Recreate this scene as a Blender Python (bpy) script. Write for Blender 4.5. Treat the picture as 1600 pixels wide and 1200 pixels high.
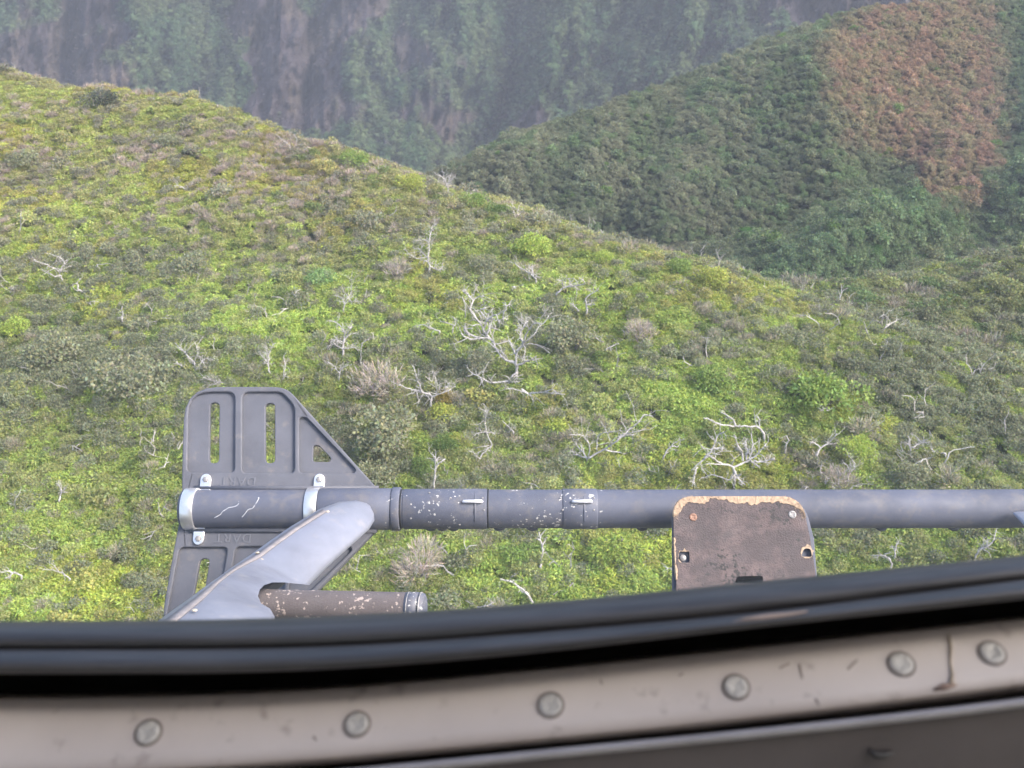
import bpy, bmesh, math, random
import numpy as np
from mathutils import Vector, Matrix

for o in list(bpy.data.objects): bpy.data.objects.remove(o)
scene = bpy.context.scene
C = scene.collection
rad = math.radians

# ------------------------------------------------------------------ camera
FPX = 1570.0                       # focal length in pixels of the 1600 x 1200 photograph
PITCH = rad(28.0)                  # camera looks down at the slope
cam_d = bpy.data.cameras.new('camera'); cam = bpy.data.objects.new('camera', cam_d)
C.objects.link(cam); scene.camera = cam
cam_d.sensor_width = 36.0; cam_d.lens = 36.0 * FPX / 1600.0
cam_d.clip_start = 0.02; cam_d.clip_end = 8000
cam.location = (0, 0, 0); cam.rotation_euler = (rad(90) - PITCH, 0, 0)
cam_d.dof.use_dof = True; cam_d.dof.focus_distance = 2.4; cam_d.dof.aperture_fstop = 13.0
R_ = np.array([1.0, 0, 0]); F_ = np.array([0, math.cos(PITCH), -math.sin(PITCH)]); U_ = np.array([0, math.sin(PITCH), math.cos(PITCH)])

# ------------------------------------------------------------------ sky, sun, exposure
SUN_DIR = Vector((0.74, -0.28, 0.76)).normalized()      # towards the sun: from the right, high
world = bpy.data.worlds.new('World'); scene.world = world; world.use_nodes = True
wn = world.node_tree; bg = wn.nodes['Background']
sky = wn.nodes.new('ShaderNodeTexSky'); sky.sky_type = 'NISHITA'; sky.sun_disc = False
sky.sun_elevation = math.asin(SUN_DIR.z); sky.sun_rotation = math.atan2(SUN_DIR.x, SUN_DIR.y)
sky.air_density = 1.0; sky.dust_density = 3.0
wn.links.new(sky.outputs[0], bg.inputs[0]); bg.inputs[1].default_value = 0.15
sun_d = bpy.data.lights.new('sun', 'SUN'); sun = bpy.data.objects.new('sun', sun_d); C.objects.link(sun)
sun_d.energy = 2.0; sun_d.angle = rad(25); sun_d.color = (1.0, 0.95, 0.87)
sun.rotation_euler = SUN_DIR.to_track_quat('Z', 'Y').to_euler()
scene.render.engine = 'CYCLES'
scene.cycles.volume_bounces = 0
scene.cycles.transparent_max_bounces = 12
scene.cycles.max_bounces = 4
vs = scene.view_settings
vs.view_transform = 'Standard'; vs.look = 'None'; vs.gamma = 1.0; vs.use_curve_mapping = False
vs.exposure = 1.6

# ------------------------------------------------------------------ helpers
rng = np.random.default_rng(7)
random.seed(7)

def hash2(ix, iy, seed):
    n = (ix.astype(np.int64) * 374761393 + iy.astype(np.int64) * 668265263 + seed * 1442695041) & 0xFFFFFFFF
    n = ((n ^ (n >> 13)) * 1274126177) & 0xFFFFFFFF
    return ((n ^ (n >> 16)) & 0xFFFF) / 65535.0

def vnoise(x, y, seed=0):
    x = np.asarray(x, float); y = np.asarray(y, float)
    ix = np.floor(x); iy = np.floor(y); fx = x - ix; fy = y - iy
    fx = fx * fx * (3 - 2 * fx); fy = fy * fy * (3 - 2 * fy)
    a = hash2(ix, iy, seed); b = hash2(ix + 1, iy, seed); c = hash2(ix, iy + 1, seed); d = hash2(ix + 1, iy + 1, seed)
    return (a * (1 - fx) + b * fx) * (1 - fy) + (c * (1 - fx) + d * fx) * fy

def fbm(x, y, seed=0, oct=4):
    s = 0; a = 0.5; t = 0
    for k in range(oct):
        s = s + a * vnoise(np.asarray(x) * 2 ** k, np.asarray(y) * 2 ** k, seed + k * 17); t += a; a *= 0.5
    return s / t

def sstep(a, b, x):
    t = np.clip((x - a) / (b - a), 0, 1); return t * t * (3 - 2 * t)

def P(u, v, Z):
    """point at depth Z on the line of sight through a photo pixel (world space, camera at the origin)"""
    u = np.asarray(u, float); v = np.asarray(v, float); Z = np.asarray(Z, float)
    px = (u - 800) / FPX; py = (600 - v) / FPX
    return (Z[..., None] * (F_ + px[..., None] * R_ + py[..., None] * U_))

def obj(name, verts, faces, mats, parent=None, smooth=False):
    me = bpy.data.meshes.new(name)
    me.from_pydata([tuple(map(float, p)) for p in verts], [], [tuple(map(int, f)) for f in faces]); me.update()
    return link(name, me, mats, parent, smooth)

def link(name, me, mats, parent=None, smooth=False):
    o = bpy.data.objects.new(name, me); C.objects.link(o)
    if mats is not None and len(me.materials) == 0:
        me.materials.append(mats)
    if smooth: me.polygons.foreach_set('use_smooth', [True] * len(me.polygons))
    if parent is not None: o.parent = parent
    return o

def bmobj(name, bm, mat, parent=None, smooth=False):
    me = bpy.data.meshes.new(name)
    bmesh.ops.recalc_face_normals(bm, faces=bm.faces[:]); bm.to_mesh(me); bm.free()
    return link(name, me, mat, parent, smooth)

def tag(o, label, cat, group=None):
    o['label'] = label; o['category'] = cat
    if group: o['group'] = group
    return o

def empty(name, loc):
    o = bpy.data.objects.new(name, None); C.objects.link(o); o.location = loc
    o.empty_display_size = 0.3
    return o

# ------------------------------------------------------------------ materials
def mat(name):
    m = bpy.data.materials.new(name); m.use_nodes = True
    nt = m.node_tree; b = nt.nodes['Principled BSDF']
    return m, nt, b

def N(nt, t, **kw):
    n = nt.nodes.new(t)
    for k, v in kw.items(): setattr(n, k, v)
    return n

def ramp(nt, fac, stops):
    r = N(nt, 'ShaderNodeValToRGB'); e = r.color_ramp.elements
    while len(e) < len(stops): e.new(0.5)
    for k, (p, c) in enumerate(stops):
        e[k].position = p; e[k].color = c if len(c) == 4 else (*c, 1)
    nt.links.new(fac, r.inputs[0]); return r.outputs[0]

def noise(nt, vec, scale, detail=4, rough=0.55):
    n = N(nt, 'ShaderNodeTexNoise'); n.inputs['Scale'].default_value = scale
    n.inputs['Detail'].default_value = detail; n.inputs['Roughness'].default_value = rough
    if vec is not None: nt.links.new(vec, n.inputs['Vector'])
    return n.outputs[0]

def mixc(nt, fac, a, b, blend='MIX'):
    m = N(nt, 'ShaderNodeMix', data_type='RGBA', blend_type=blend)
    for s, x in ((0, fac), (6, a), (7, b)):
        if isinstance(x, (int, float)): m.inputs[s].default_value = x
        elif isinstance(x, tuple): m.inputs[s].default_value = (*x, 1) if len(x) == 3 else x
        else: nt.links.new(x, m.inputs[s])
    return m.outputs[2]

def math_(nt, op, a, b=None, clamp=False):
    m = N(nt, 'ShaderNodeMath', operation=op); m.use_clamp = clamp
    for s, x in ((0, a), (1, b)):
        if x is None: continue
        if isinstance(x, (int, float)): m.inputs[s].default_value = x
        else: nt.links.new(x, m.inputs[s])
    return m.outputs[0]

def bump(nt, b, h, strength, dist):
    n = N(nt, 'ShaderNodeBump'); n.inputs['Strength'].default_value = strength; n.inputs['Distance'].default_value = dist
    nt.links.new(h, n.inputs['Height']); nt.links.new(n.outputs[0], b.inputs['Normal'])

def objco(nt): return N(nt, 'ShaderNodeTexCoord').outputs['Object']

def foliage_material(name, rough=0.6, trans=0.3):
    m, nt, b = mat(name)
    t = N(nt, 'ShaderNodeAttribute', attribute_type='INSTANCER', attribute_name='tint')
    l = N(nt, 'ShaderNodeAttribute', attribute_type='GEOMETRY', attribute_name='leafcol')
    c = mixc(nt, 1.0, t.outputs['Color'], l.outputs['Color'], 'MULTIPLY')
    nt.links.new(c, b.inputs['Base Color']); b.inputs['Roughness'].default_value = rough
    b.inputs['Specular IOR Level'].default_value = 0.25
    tr = N(nt, 'ShaderNodeBsdfTranslucent'); nt.links.new(c, tr.inputs[0])
    mx = N(nt, 'ShaderNodeMixShader'); mx.inputs[0].default_value = trans
    nt.links.new(b.outputs[0], mx.inputs[1]); nt.links.new(tr.outputs[0], mx.inputs[2])
    nt.links.new(mx.outputs[0], nt.nodes['Material Output'].inputs[0])
    return m
M_LEAF = foliage_material('leaf', 0.65, 0.38)
M_TWIG = foliage_material('twig', 0.85, 0.0)

def soil_material(name, c0, c1, scale):
    m, nt, b = mat(name); co = objco(nt)
    f = noise(nt, co, scale, 6, 0.65)
    nt.links.new(ramp(nt, f, [(0.3, c0), (0.7, c1)]), b.inputs['Base Color'])
    b.inputs['Roughness'].default_value = 0.95; b.inputs['Specular IOR Level'].default_value = 0.1
    bump(nt, b, noise(nt, co, scale * 4, 5, 0.7), 0.8, 0.5 / scale)
    return m

def cover_material(name, scale):
    """ground of the far slopes: colour of the plant cover stored per vertex, broken up by fine noise"""
    m, nt, b = mat(name); co = objco(nt)
    a = N(nt, 'ShaderNodeAttribute', attribute_type='GEOMETRY', attribute_name='cover')
    f = noise(nt, co, scale, 6, 0.7)
    c = mixc(nt, 1.0, a.outputs['Color'], ramp(nt, f, [(0.25, (0.45, 0.42, 0.45)), (0.5, (0.95, 0.95, 0.95)), (0.78, (1.5, 1.5, 1.4))]), 'MULTIPLY')
    nt.links.new(c, b.inputs['Base Color']); b.inputs['Roughness'].default_value = 0.95
    b.inputs['Specular IOR Level'].default_value = 0.1
    bump(nt, b, noise(nt, co, scale * 1.7, 6, 0.75), 1.0, 0.8 / scale)
    return m
M_SOIL = soil_material('hill_soil', (0.085, 0.095, 0.040), (0.150, 0.145, 0.080), 0.8)
M_COVER_B = cover_material('ridge_cover', 0.35)
M_COVER_C = cover_material('cliff_cover', 0.09)

def bark_material():
    m, nt, b = mat('bleached_bark'); co = objco(nt)
    f = noise(nt, co, 5.0, 5, 0.7)
    nt.links.new(ramp(nt, f, [(0.3, (0.20, 0.18, 0.17)), (0.52, (0.43, 0.40, 0.385)), (0.78, (0.66, 0.63, 0.61))]), b.inputs['Base Color'])
    b.inputs['Roughness'].default_value = 0.85
    return m
M_BARK = bark_material()
m, nt, b = mat('stem_bark'); nt.links.new(ramp(nt, noise(nt, objco(nt), 6), [(0.3, (0.07, 0.06, 0.05)), (0.7, (0.19, 0.17, 0.15))]), b.inputs['Base Color']); b.inputs['Roughness'].default_value = 0.9
M_STEM = m

# ------------------------------------------------------------------ terrain surfaces
def surf_hill(u, v):
    """near hillside: depth at a point of the slope"""
    vc = hill_crest(u)
    zb = np.interp(u, [-800, 0, 800, 1600, 2400], [46, 46, 45, 42, 40])
    zc = np.interp(u, [-800, 0, 300, 700, 1200, 1600, 2400], [104, 92, 86, 76, 64, 56, 50])
    t = (980 - v) / (980 - vc)
    tp = np.clip(t, 0, 1)
    z = np.where(t < 0, zb * (1 + 0.22 * t), zb + (zc - zb) * (0.62 * tp + 0.38 * (1 - np.sqrt(1 - (tp * 0.995) ** 2))))
    return z
CU = [-900, -400, -100, 0, 100, 200, 300, 380, 450, 550, 650, 740, 850, 920, 1000, 1080, 1150, 1210, 1300, 1400, 1500, 1600, 1800, 2500]
CV = [-60, 20, 92, 116, 147, 158, 166, 190, 222, 250, 285, 322, 352, 385, 407, 432, 455, 482, 515, 555, 592, 625, 690, 880]
def hill_crest(u):
    return np.interp(u, CU, CV)

def spline_smooth(f, u, w=35):
    return sum(f(u + k * w / 3) for k in range(-3, 4)) / 7.0

def grid_mesh(name, us, ts, fn, m, extra=None):
    uu, tt = np.meshgrid(us, ts)
    pts, uv = fn(uu, tt)
    nj, ni = uu.shape
    idx = np.arange(nj * ni).reshape(nj, ni)
    f = np.stack([idx[:-1, :-1], idx[:-1, 1:], idx[1:, 1:], idx[1:, :-1]], -1).reshape(-1, 4)
    me = bpy.data.meshes.new(name)
    me.from_pydata(pts.reshape(-1, 3).tolist(), [], f.tolist()); me.update()
    if extra is not None:
        col = extra(uv[0].reshape(-1), uv[1].reshape(-1), pts.reshape(-1, 3))
        a = me.color_attributes.new('cover', 'FLOAT_COLOR', 'POINT')
        a.data.foreach_set('color', np.concatenate([col, np.ones((len(col), 1))], 1).astype(np.float32).reshape(-1))
    o = link(name, me, m, None, True); o['kind'] = 'structure'
    return o, pts, uv

def hill_fn(uu, tt):
    # t in 0..1 bottom to crest, t>1 the far side falling away, t<0 below the frame
    vc = spline_smooth(hill_crest, uu)
    tc = np.minimum(tt, 1.0)
    v = 980 - (980 - vc) * tc
    zb = np.interp(uu, [-800, 0, 800, 1600, 2400], [46, 46, 45, 42, 40])
    zc = np.interp(uu, [-800, 0, 300, 700, 1200, 1600, 2400], [104, 92, 86, 76, 64, 56, 50])
    tp = np.clip(tt, 0, 1)
    z = np.where(tt < 0, zb * (1 + 0.25 * tt), zb + (zc - zb) * (0.62 * tp + 0.38 * (1 - np.sqrt(1 - (tp * 0.992) ** 2))))
    p = P(uu, v, z)
    back = np.maximum(tt - 1.0, 0)
    d = p / np.linalg.norm(p, axis=-1, keepdims=True); d[..., 2] = 0
    d /= np.linalg.norm(d, axis=-1, keepdims=True)
    p = p + d * (back * 60)[..., None]
    p[..., 2] -= back * 8 + back ** 2 * 60
    x, y = p[..., 0], p[..., 1]
    p[..., 2] += (fbm(x / 9, y / 9, 3) - 0.5) * 1.6 + (fbm(x / 2.5, y / 2.5, 9, 3) - 0.5) * 0.5
    return p, (uu, v)

HU = np.linspace(-700, 2300, 260); HT = np.concatenate([np.linspace(-0.9, 0, 30, endpoint=False), np.linspace(0, 1, 120), np.linspace(1.03, 2.0, 22)])
hill, hill_p, hill_uv = grid_mesh('hillside', HU, HT, hill_fn, M_SOIL)
hill_tt = np.meshgrid(HU, HT)[1]

def mid_fn(uu, tt):
    vc = spline_smooth(lambda q: np.interp(q, [700, 1000, 1150, 1210, 1280, 1350, 1450, 1600, 2000, 2600], [620, 520, 450, 457, 449, 440, 429, 408, 366, 330]), uu, 25)
    vb = 900
    tp = np.clip(tt, 0, 1)
    v = vb - (vb - vc) * tp
    zb, zc = 62.0, np.interp(uu, [1000, 1600, 2600], [112, 122, 140])
    z = zb + (zc - zb) * (0.6 * tp + 0.4 * (1 - np.sqrt(1 - (tp * 0.992) ** 2)))
    p = P(uu, v, z)
    back = np.maximum(tt - 1.0, 0)
    d = p / np.linalg.norm(p, axis=-1, keepdims=True); d[..., 2] = 0
    p = p + d * (back * 50)[..., None]; p[..., 2] -= back * 10 + back ** 2 * 60
    x, y = p[..., 0], p[..., 1]
    p[..., 2] += (fbm(x / 12, y / 12, 31) - 0.5) * 3.0 + (fbm(x / 3, y / 3, 33, 3) - 0.5) * 0.8
    return p, (uu, v)
MU = np.linspace(950, 2500, 130); MT = np.concatenate([np.linspace(0, 1, 70), np.linspace(1.05, 2.0, 15)])
mid, mid_p, mid_uv = grid_mesh('lower_slope', MU, MT, mid_fn, M_SOIL)

def seg_dist(u, v, line):
    """distance in u,v to a polyline and the signed side"""
    best = np.full(np.shape(u), 1e9); side = np.zeros(np.shape(u))
    for (a, b), (c, d) in zip(line[:-1], line[1:]):
        ex, ey = c - a, d - b; L = ex * ex + ey * ey
        t = np.clip(((u - a) * ex + (v - b) * ey) / L, 0, 1)
        q = np.hypot(u - a - t * ex, v - b - t * ey)
        s = np.sign((u - a) * ey - (v - b) * ex)
        side = np.where(q < best, s, side); best = np.minimum(q, best)
    return best, side

RIDGE_FOLDS = [  # polyline on the slope, height of the fold in m (positive: spur), width
    ([(1345, -60), (1300, 30), (1288, 150), (1302, 230), (1330, 300)], 9, 85),
    ([(1395, 262), (1300, 315), (1200, 365), (1080, 395), (980, 410)], -11, 55),
    ([(1640, 265), (1480, 300), (1380, 335), (1290, 385), (1215, 450)], 9, 60),
    ([(1620, 360), (1500, 390), (1400, 420), (1330, 460)], -9, 45),
    ([(1585, -40), (1580, 120), (1570, 260), (1520, 330)], -7, 55),
    ([(1180, 70), (1120, 180), (1050, 300), (1020, 370)], 4, 60),
    ([(980, 160), (930, 240), (900, 330)], 4, 45),
    ([(1090, 110), (1010, 230), (960, 340)], -4, 50),
    ([(820, 200), (800, 260), (780, 320)], 4, 30),
]
def ridge_fn(uu, tt):
    vc = spline_smooth(lambda x: np.interp(x, [200, 600, 700, 760, 800, 860, 900, 960, 1050, 1150, 1230, 1300, 1380, 1450, 1600, 2000, 2600],
                   [420, 318, 272, 226, 201, 188, 182, 163, 129, 88, 50, 24, 8, 2, -14, -60, -120]), uu, 20)
    vb = np.interp(uu, [200, 700, 1250, 1700, 2600], [520, 380, 560, 560, 520])
    tp = np.clip(tt, 0, 1); v = vb - (vb - vc) * tp
    zb = np.interp(uu, [200, 700, 1250, 1700, 2600], [225, 215, 168, 160, 165])
    zc = np.interp(uu, [200, 700, 1000, 1400, 1700, 2600], [250, 262, 285, 335, 345, 350])
    z = zb + (zc - zb) * (0.7 * tp + 0.3 * (1 - np.sqrt(1 - (tp * 0.992) ** 2)))
    for line, amp, w in RIDGE_FOLDS:
        d, _ = seg_dist(uu, v, line)
        z = z - 1.6 * amp * np.exp(-(d / w) ** 1.3) * sstep(1.0, 0.9, tp)
    p = P(uu, v, z)
    back = np.maximum(tt - 1.0, 0)
    d = p / np.linalg.norm(p, axis=-1, keepdims=True); d[..., 2] = 0
    p = p + d * (back * 120)[..., None]; p[..., 2] -= back * 30 + back ** 2 * 150
    x, y = p[..., 0], p[..., 1]
    p[..., 2] += (fbm(x / 24, y / 24, 51) - 0.5) * 7 * sstep(0, .1, 1.1 - tp) + (fbm(x / 6, y / 6, 53, 3) - 0.5) * 0.8
    return p, (uu, v)

PATCH = [(1318, 5), (1296, 90), (1290, 165), (1312, 200), (1362, 225), (1400, 250), (1425, 280), (1470, 305), (1505, 325), (1535, 305), (1560, 250),
         (1578, 185), (1570, 110), (1556, 40), (1545, -20), (1400, -40)]
def inside(u, v, poly):
    r = np.zeros(np.shape(u), bool); n = len(poly)
    for k in range(n):
        (x0, y0), (x1, y1) = poly[k], poly[(k + 1) % n]
        c = ((y0 > v) != (y1 > v)) & (u < (x1 - x0) * (v - y0) / (y1 - y0 + 1e-9) + x0)
        r ^= c
    return r

def patch_mask(u, v):
    ju = u + (fbm(u / 22, v / 22, 71) - 0.5) * 60; jv = v + (fbm(u / 22, v / 22, 72) - 0.5) * 60
    k = sum(inside(ju + a, jv + c, PATCH).astype(float) for a in (-26, -9, 9, 26) for c in (-26, -9, 9, 26)) / 16.0
    return sstep(0.15, 0.85, k + (fbm(u / 7, v / 7, 74) - 0.5) * 0.5)

def lerp(a, b, t): return np.asarray(a) * (1 - t[:, None]) + np.asarray(b) * t[:, None]

def ridge_col(u, v, p):
    n = fbm(u / 60, v / 60, 81); n2 = fbm(u / 18, v / 18, 82)
    c = lerp((0.054, 0.066, 0.038), (0.074, 0.079, 0.049), sstep(0.35, 0.65, n))
    c = lerp(c, (0.045, 0.075, 0.030), sstep(0.5, 0.7, n2) * 0.7)
    k = patch_mask(u, v)
    br = lerp((0.106, 0.071, 0.049), (0.102, 0.083, 0.049), sstep(0.4, 0.65, n2))
    br = lerp(br, (0.098, 0.053, 0.046), sstep(190, 290, v) * sstep(0.35, 0.6, n))
    br = lerp(br, (0.075, 0.085, 0.040), sstep(0.5, 0.62, fbm(u / 9, v / 9, 87)) * 0.45)
    c = lerp(c, br, k)
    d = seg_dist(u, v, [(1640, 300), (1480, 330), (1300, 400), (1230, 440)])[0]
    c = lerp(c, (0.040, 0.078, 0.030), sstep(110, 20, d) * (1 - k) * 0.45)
    c = lerp(c, (0.045, 0.068, 0.032), sstep(1550, 1620, u) * (1 - k))
    return c * 1.1
RU = np.linspace(250, 2500, 330); RT = np.concatenate([np.linspace(0, 1, 150), np.linspace(1.04, 2.0, 20)])
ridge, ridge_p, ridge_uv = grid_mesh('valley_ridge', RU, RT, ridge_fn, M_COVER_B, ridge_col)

CLIFF_FOLDS = [
    ([(118, -300), (110, 20), (98, 160)], -55, 22), ([(235, -200), (214, 60), (190, 160)], 40, 40), ([(330, -300), (345, 60), (330, 200)], -22, 45),
    ([(455, -200), (445, 60), (440, 220)], 20, 30), ([(500, -200), (490, 60), (470, 200)], -30, 26), ([(590, -300), (560, 60), (545, 260)], 26, 50),
    ([(655, -200), (640, 70), (610, 200)], -20, 30), ([(740, -200), (715, 40), (650, 150), (590, 250)], 36, 50),
    ([(815, -300), (806, 40), (796, 150), (760, 230)], -60, 30), ([(905, -200), (880, 60), (830, 190)], 22, 45),
    ([(1010, -200), (1000, 80), (940, 180)], -14, 40), ([(1120, -200), (1080, 60), (1040, 130)], 18, 45), ([(1210, -100), (1190, 20), (1100, 90)], -26, 30),
    ([(20, -300), (30, 60), (10, 150)], 22, 35), ([(-100, -300), (-90, 60), (-110, 150)], -30, 35),
]
def cliff_fn(uu, tt):
    v = 480 - tt * 980
    z = np.interp(v, [-500, -200, 150, 350, 480], [1010, 960, 870, 760, 600]) + (uu - 800) * -0.10 + 0 * uu
    z = z + np.interp(uu, [-900, 0, 800, 1200, 2600], [-80, 0, 30, -60, -200])
    for line, amp, w in CLIFF_FOLDS:
        d, _ = seg_dist(uu, v, line)
        z = z - 1.35 * amp * np.exp(-(d / w) ** 1.1)
    wv = v + 0.2 * uu
    rn = 1 - np.abs(fbm(uu / 75 + v / 190, v / 260, 91, 5) - 0.5) * 4
    z = z - rn * 34 - (fbm(uu / 22, v / 50, 93, 5) - 0.5) * 50
    r2 = 1 - np.abs(fbm(uu / 34 + v / 60, v / 110 - uu / 160, 97, 4) - 0.5) * 4
    z = z - r2 * 15 - (1 - np.abs(fbm(uu / 11 + v / 300, v / 150, 99, 3) - 0.5) * 4) * 9
    return P(uu, v, z), (uu, v)

def cliff_col(u, v, p):
    n = fbm(u / 90, v / 150, 101); n2 = fbm(u / 20, v / 50, 103); n3 = fbm(u / 10 + v / 300, v / 110, 105)
    c = lerp((0.100, 0.082, 0.090), (0.130, 0.104, 0.090), sstep(0.35, 0.65, n2))
    c = lerp(c, (0.070, 0.058, 0.074), sstep(0.5, 0.7, n3) * 0.7)
    g = cliff_green(u, v)
    c = lerp(c, lerp((0.062, 0.105, 0.052), (0.088, 0.118, 0.058), sstep(0.35, 0.65, n2)), g)
    return c
def cliff_green(u, v):
    n = fbm(u / 70, v / 90, 111, 5)
    bias = np.full(np.shape(u), 0.01)
    for cu, cv, ru, rv, a in [(270, 50, 75, 110, .22), (160, 60, 60, 100, .10), (640, 190, 110, 80, .18), (950, 60, 190, 130, .32), (720, 60, 50, 120, .16), (430, 190, 60, 80, .1),
                              (1050, 150, 200, 90, .2), (60, 60, 60, 120, -.14), (480, 90, 70, 100, -.12), (560, 60, 60, 80, -.06), (770, 190, 40, 50, -.1), (1030, 110, 45, 25, -.25)]:
        bias = bias + a * np.exp(-((u - cu) / ru) ** 2 - ((v - cv) / rv) ** 2)
    return sstep(0.46, 0.56, n + bias)
KU = np.concatenate([np.linspace(-1100, -320, 60, endpoint=False), np.linspace(-320, 1500, 620), np.linspace(1504, 2800, 80)]); KT = np.linspace(0, 1, 330)
cliff, cliff_p, cliff_uv = grid_mesh('cliff', KU, KT, cliff_fn, M_COVER_C, cliff_col)

# valley floor under everything
g = obj('valley_floor', [(-1500, -250, -330), (1500, -250, -330), (1500, 1500, -330), (-1500, 1500, -330)], [(0, 1, 2, 3)], M_SOIL); g['kind'] = 'structure'

# ------------------------------------------------------------------ plant prototypes (leaf-sized faces)
def leaf_quads(c, nrm, up, L, W, droop=0.0):
    """diamond leaves at c along direction up (unit), lying across nrm"""
    side = np.cross(nrm, up); side /= np.linalg.norm(side, axis=1, keepdims=True) + 1e-9
    a = c; b_ = c + up * (L * 0.5)[:, None] + side * (W * 0.5)[:, None]
    d = c + up * (L * 0.5)[:, None] - side * (W * 0.5)[:, None]
    e = c + up * L[:, None]; e[:, 2] -= droop * L
    return np.stack([a, b_, e, d], 1)

def unit(v): return v / (np.linalg.norm(v, axis=-1, keepdims=True) + 1e-9)

def plant_mesh(name, r, n, lobes, flat, leaf, wid, style, m, spread=0.6, cvar=0.24, twigs=0):
    """a plant of base radius ~1: leaves spread through several lobes"""
    qs = []; cols = []
    lc = []
    for k in range(lobes):
        a = r.uniform(0, 2 * math.pi); q = math.sqrt(r.uniform(0, 1)) * spread
        lc.append((q * math.cos(a), q * math.sin(a), r.uniform(0.25, 0.85) * flat * (1.1 - 0.5 * q), r.uniform(0.35, 0.6)))
    lc = np.array(lc); which = r.integers(0, lobes, n)
    d = unit(r.normal(size=(n, 3))); d[:, 2] = np.where(d[:, 2] < -0.25, -d[:, 2], d[:, 2])
    rr = (0.55 + 0.5 * r.random(n) ** 0.6)[:, None]
    c = lc[which, :3] + d * rr * lc[which, 3:4] * np.array([1, 1, 0.75 * flat + 0.2])
    c[:, 2] = np.maximum(c[:, 2], -0.1)
    L = leaf * r.uniform(0.6, 1.35, n); W = L * wid * r.uniform(0.7, 1.2, n)
    if style == 'fern':
        up = unit(d * np.array([1, 1, 0.3]) + r.normal(size=(n, 3)) * 0.45 + np.array([0, 0, 0.15])); dr = 0.3
    elif style == 'twig':
        up = unit(d + r.normal(size=(n, 3)) * 0.5 + np.array([0, 0, 0.6])); dr = 0.0
    else:
        up = unit(d + r.normal(size=(n, 3)) * 0.8); dr = 0.12
    nr = unit(np.array([0, 0, 1.0]) * 0.8 + d * 0.6 + r.normal(size=(n, 3)) * 0.45)
    qs = leaf_quads(c, nr, up, L, W, dr)
    lobe_v = r.uniform(1 - cvar * 0.6, 1 + cvar * 0.6, lobes)[which]
    val = r.uniform(1 - cvar, 1 + cvar, n) * lobe_v
    col = np.stack([val * r.uniform(0.85, 1.2, n), val, val * r.uniform(0.7, 1.2, n), np.ones(n)], 1)
    verts = qs.reshape(-1, 3); faces = np.arange(4 * n).reshape(-1, 4)
    me = bpy.data.meshes.new(name); me.from_pydata(verts.tolist(), [], faces.tolist()); me.update()
    a = me.color_attributes.new('leafcol', 'FLOAT_COLOR', 'POINT')
    a.data.foreach_set('color', np.repeat(col, 4, 0).astype(np.float32).reshape(-1))
    me.materials.append(m)
    return me

proto_r = np.random.default_rng(21)
PROTO = []
def proto(me):
    o = bpy.data.objects.new(me.name, me); PROTO.append(o); return len(PROTO) - 1
K_FERN = [proto(plant_mesh('fern_clump', proto_r, 420, 6, 0.35, 0.30, 0.34, 'fern', M_LEAF, 0.75)) for _ in range(4)]
K_SHRUB = [proto(plant_mesh('shrub_clump', proto_r, 520, 6, 0.85, 0.16, 0.6, 'leaf', M_LEAF, 0.6)) for _ in range(4)]
K_TWIG = [proto(plant_mesh('dry_clump', proto_r, 260, 5, 0.9, 0.42, 0.075, 'twig', M_TWIG, 0.55)) for _ in range(3)]
K_CROWN = [proto(plant_mesh('crown_clump', proto_r, 420, 5, 0.9, 0.19, 0.8, 'leaf', M_LEAF, 0.6, 0.26)) for _ in range(4)]

def dead_proto(r):
    ps = []
    for k in range(3):
        a = r.uniform(0, 6.28); d = np.array([math.cos(a), math.sin(a), r.uniform(0.5, 1.3)]); q = [np.array([0, 0, -0.1])]
        for j in range(6):
            d = unit(d + r.normal(0, 0.38, 3)); q.append(q[-1] + d * 0.24)
            if j > 1 and r.random() < 0.75:
                e = unit(d + r.normal(0, 0.8, 3)); w = [q[-1]]
                for i in range(3): e = unit(e + r.normal(0, 0.3, 3)); w.append(w[-1] + e * 0.14)
                ps.append((np.array(w), np.linspace(0.016, 0.008, 4)))
        ps.append((np.array(q), np.linspace(0.034, 0.013, 7)))
    V = []; Fc = []; o = 0
    for q, rr in ps:
        n = len(q); th = np.arange(4) * math.pi / 2
        ring = q[:, None, :] + np.stack([np.cos(th), np.sin(th), 0 * th], -1)[None] * rr[:, None, None] + np.stack([0 * th, 0 * th, np.cos(th)], -1)[None] * rr[:, None, None] * 0.6
        V.append(ring.reshape(-1, 3))
        for i in range(n - 1):
            for k in range(4): Fc.append((o + i * 4 + k, o + i * 4 + (k + 1) % 4, o + (i + 1) * 4 + (k + 1) % 4, o + (i + 1) * 4 + k))
        o += n * 4
    V = np.concatenate(V); me = bpy.data.meshes.new('dead_twigs'); me.from_pydata(V.tolist(), [], Fc); me.update()
    c = np.ones((len(V), 4)); c[:, :3] = r.uniform(0.75, 1.25, (len(V), 1))
    a = me.color_attributes.new('leafcol', 'FLOAT_COLOR', 'POINT'); a.data.foreach_set('color', c.astype(np.float32).reshape(-1)); me.materials.append(M_TWIG); return me
K_DEAD = [proto(dead_proto(proto_r)) for _ in range(6)]

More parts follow.
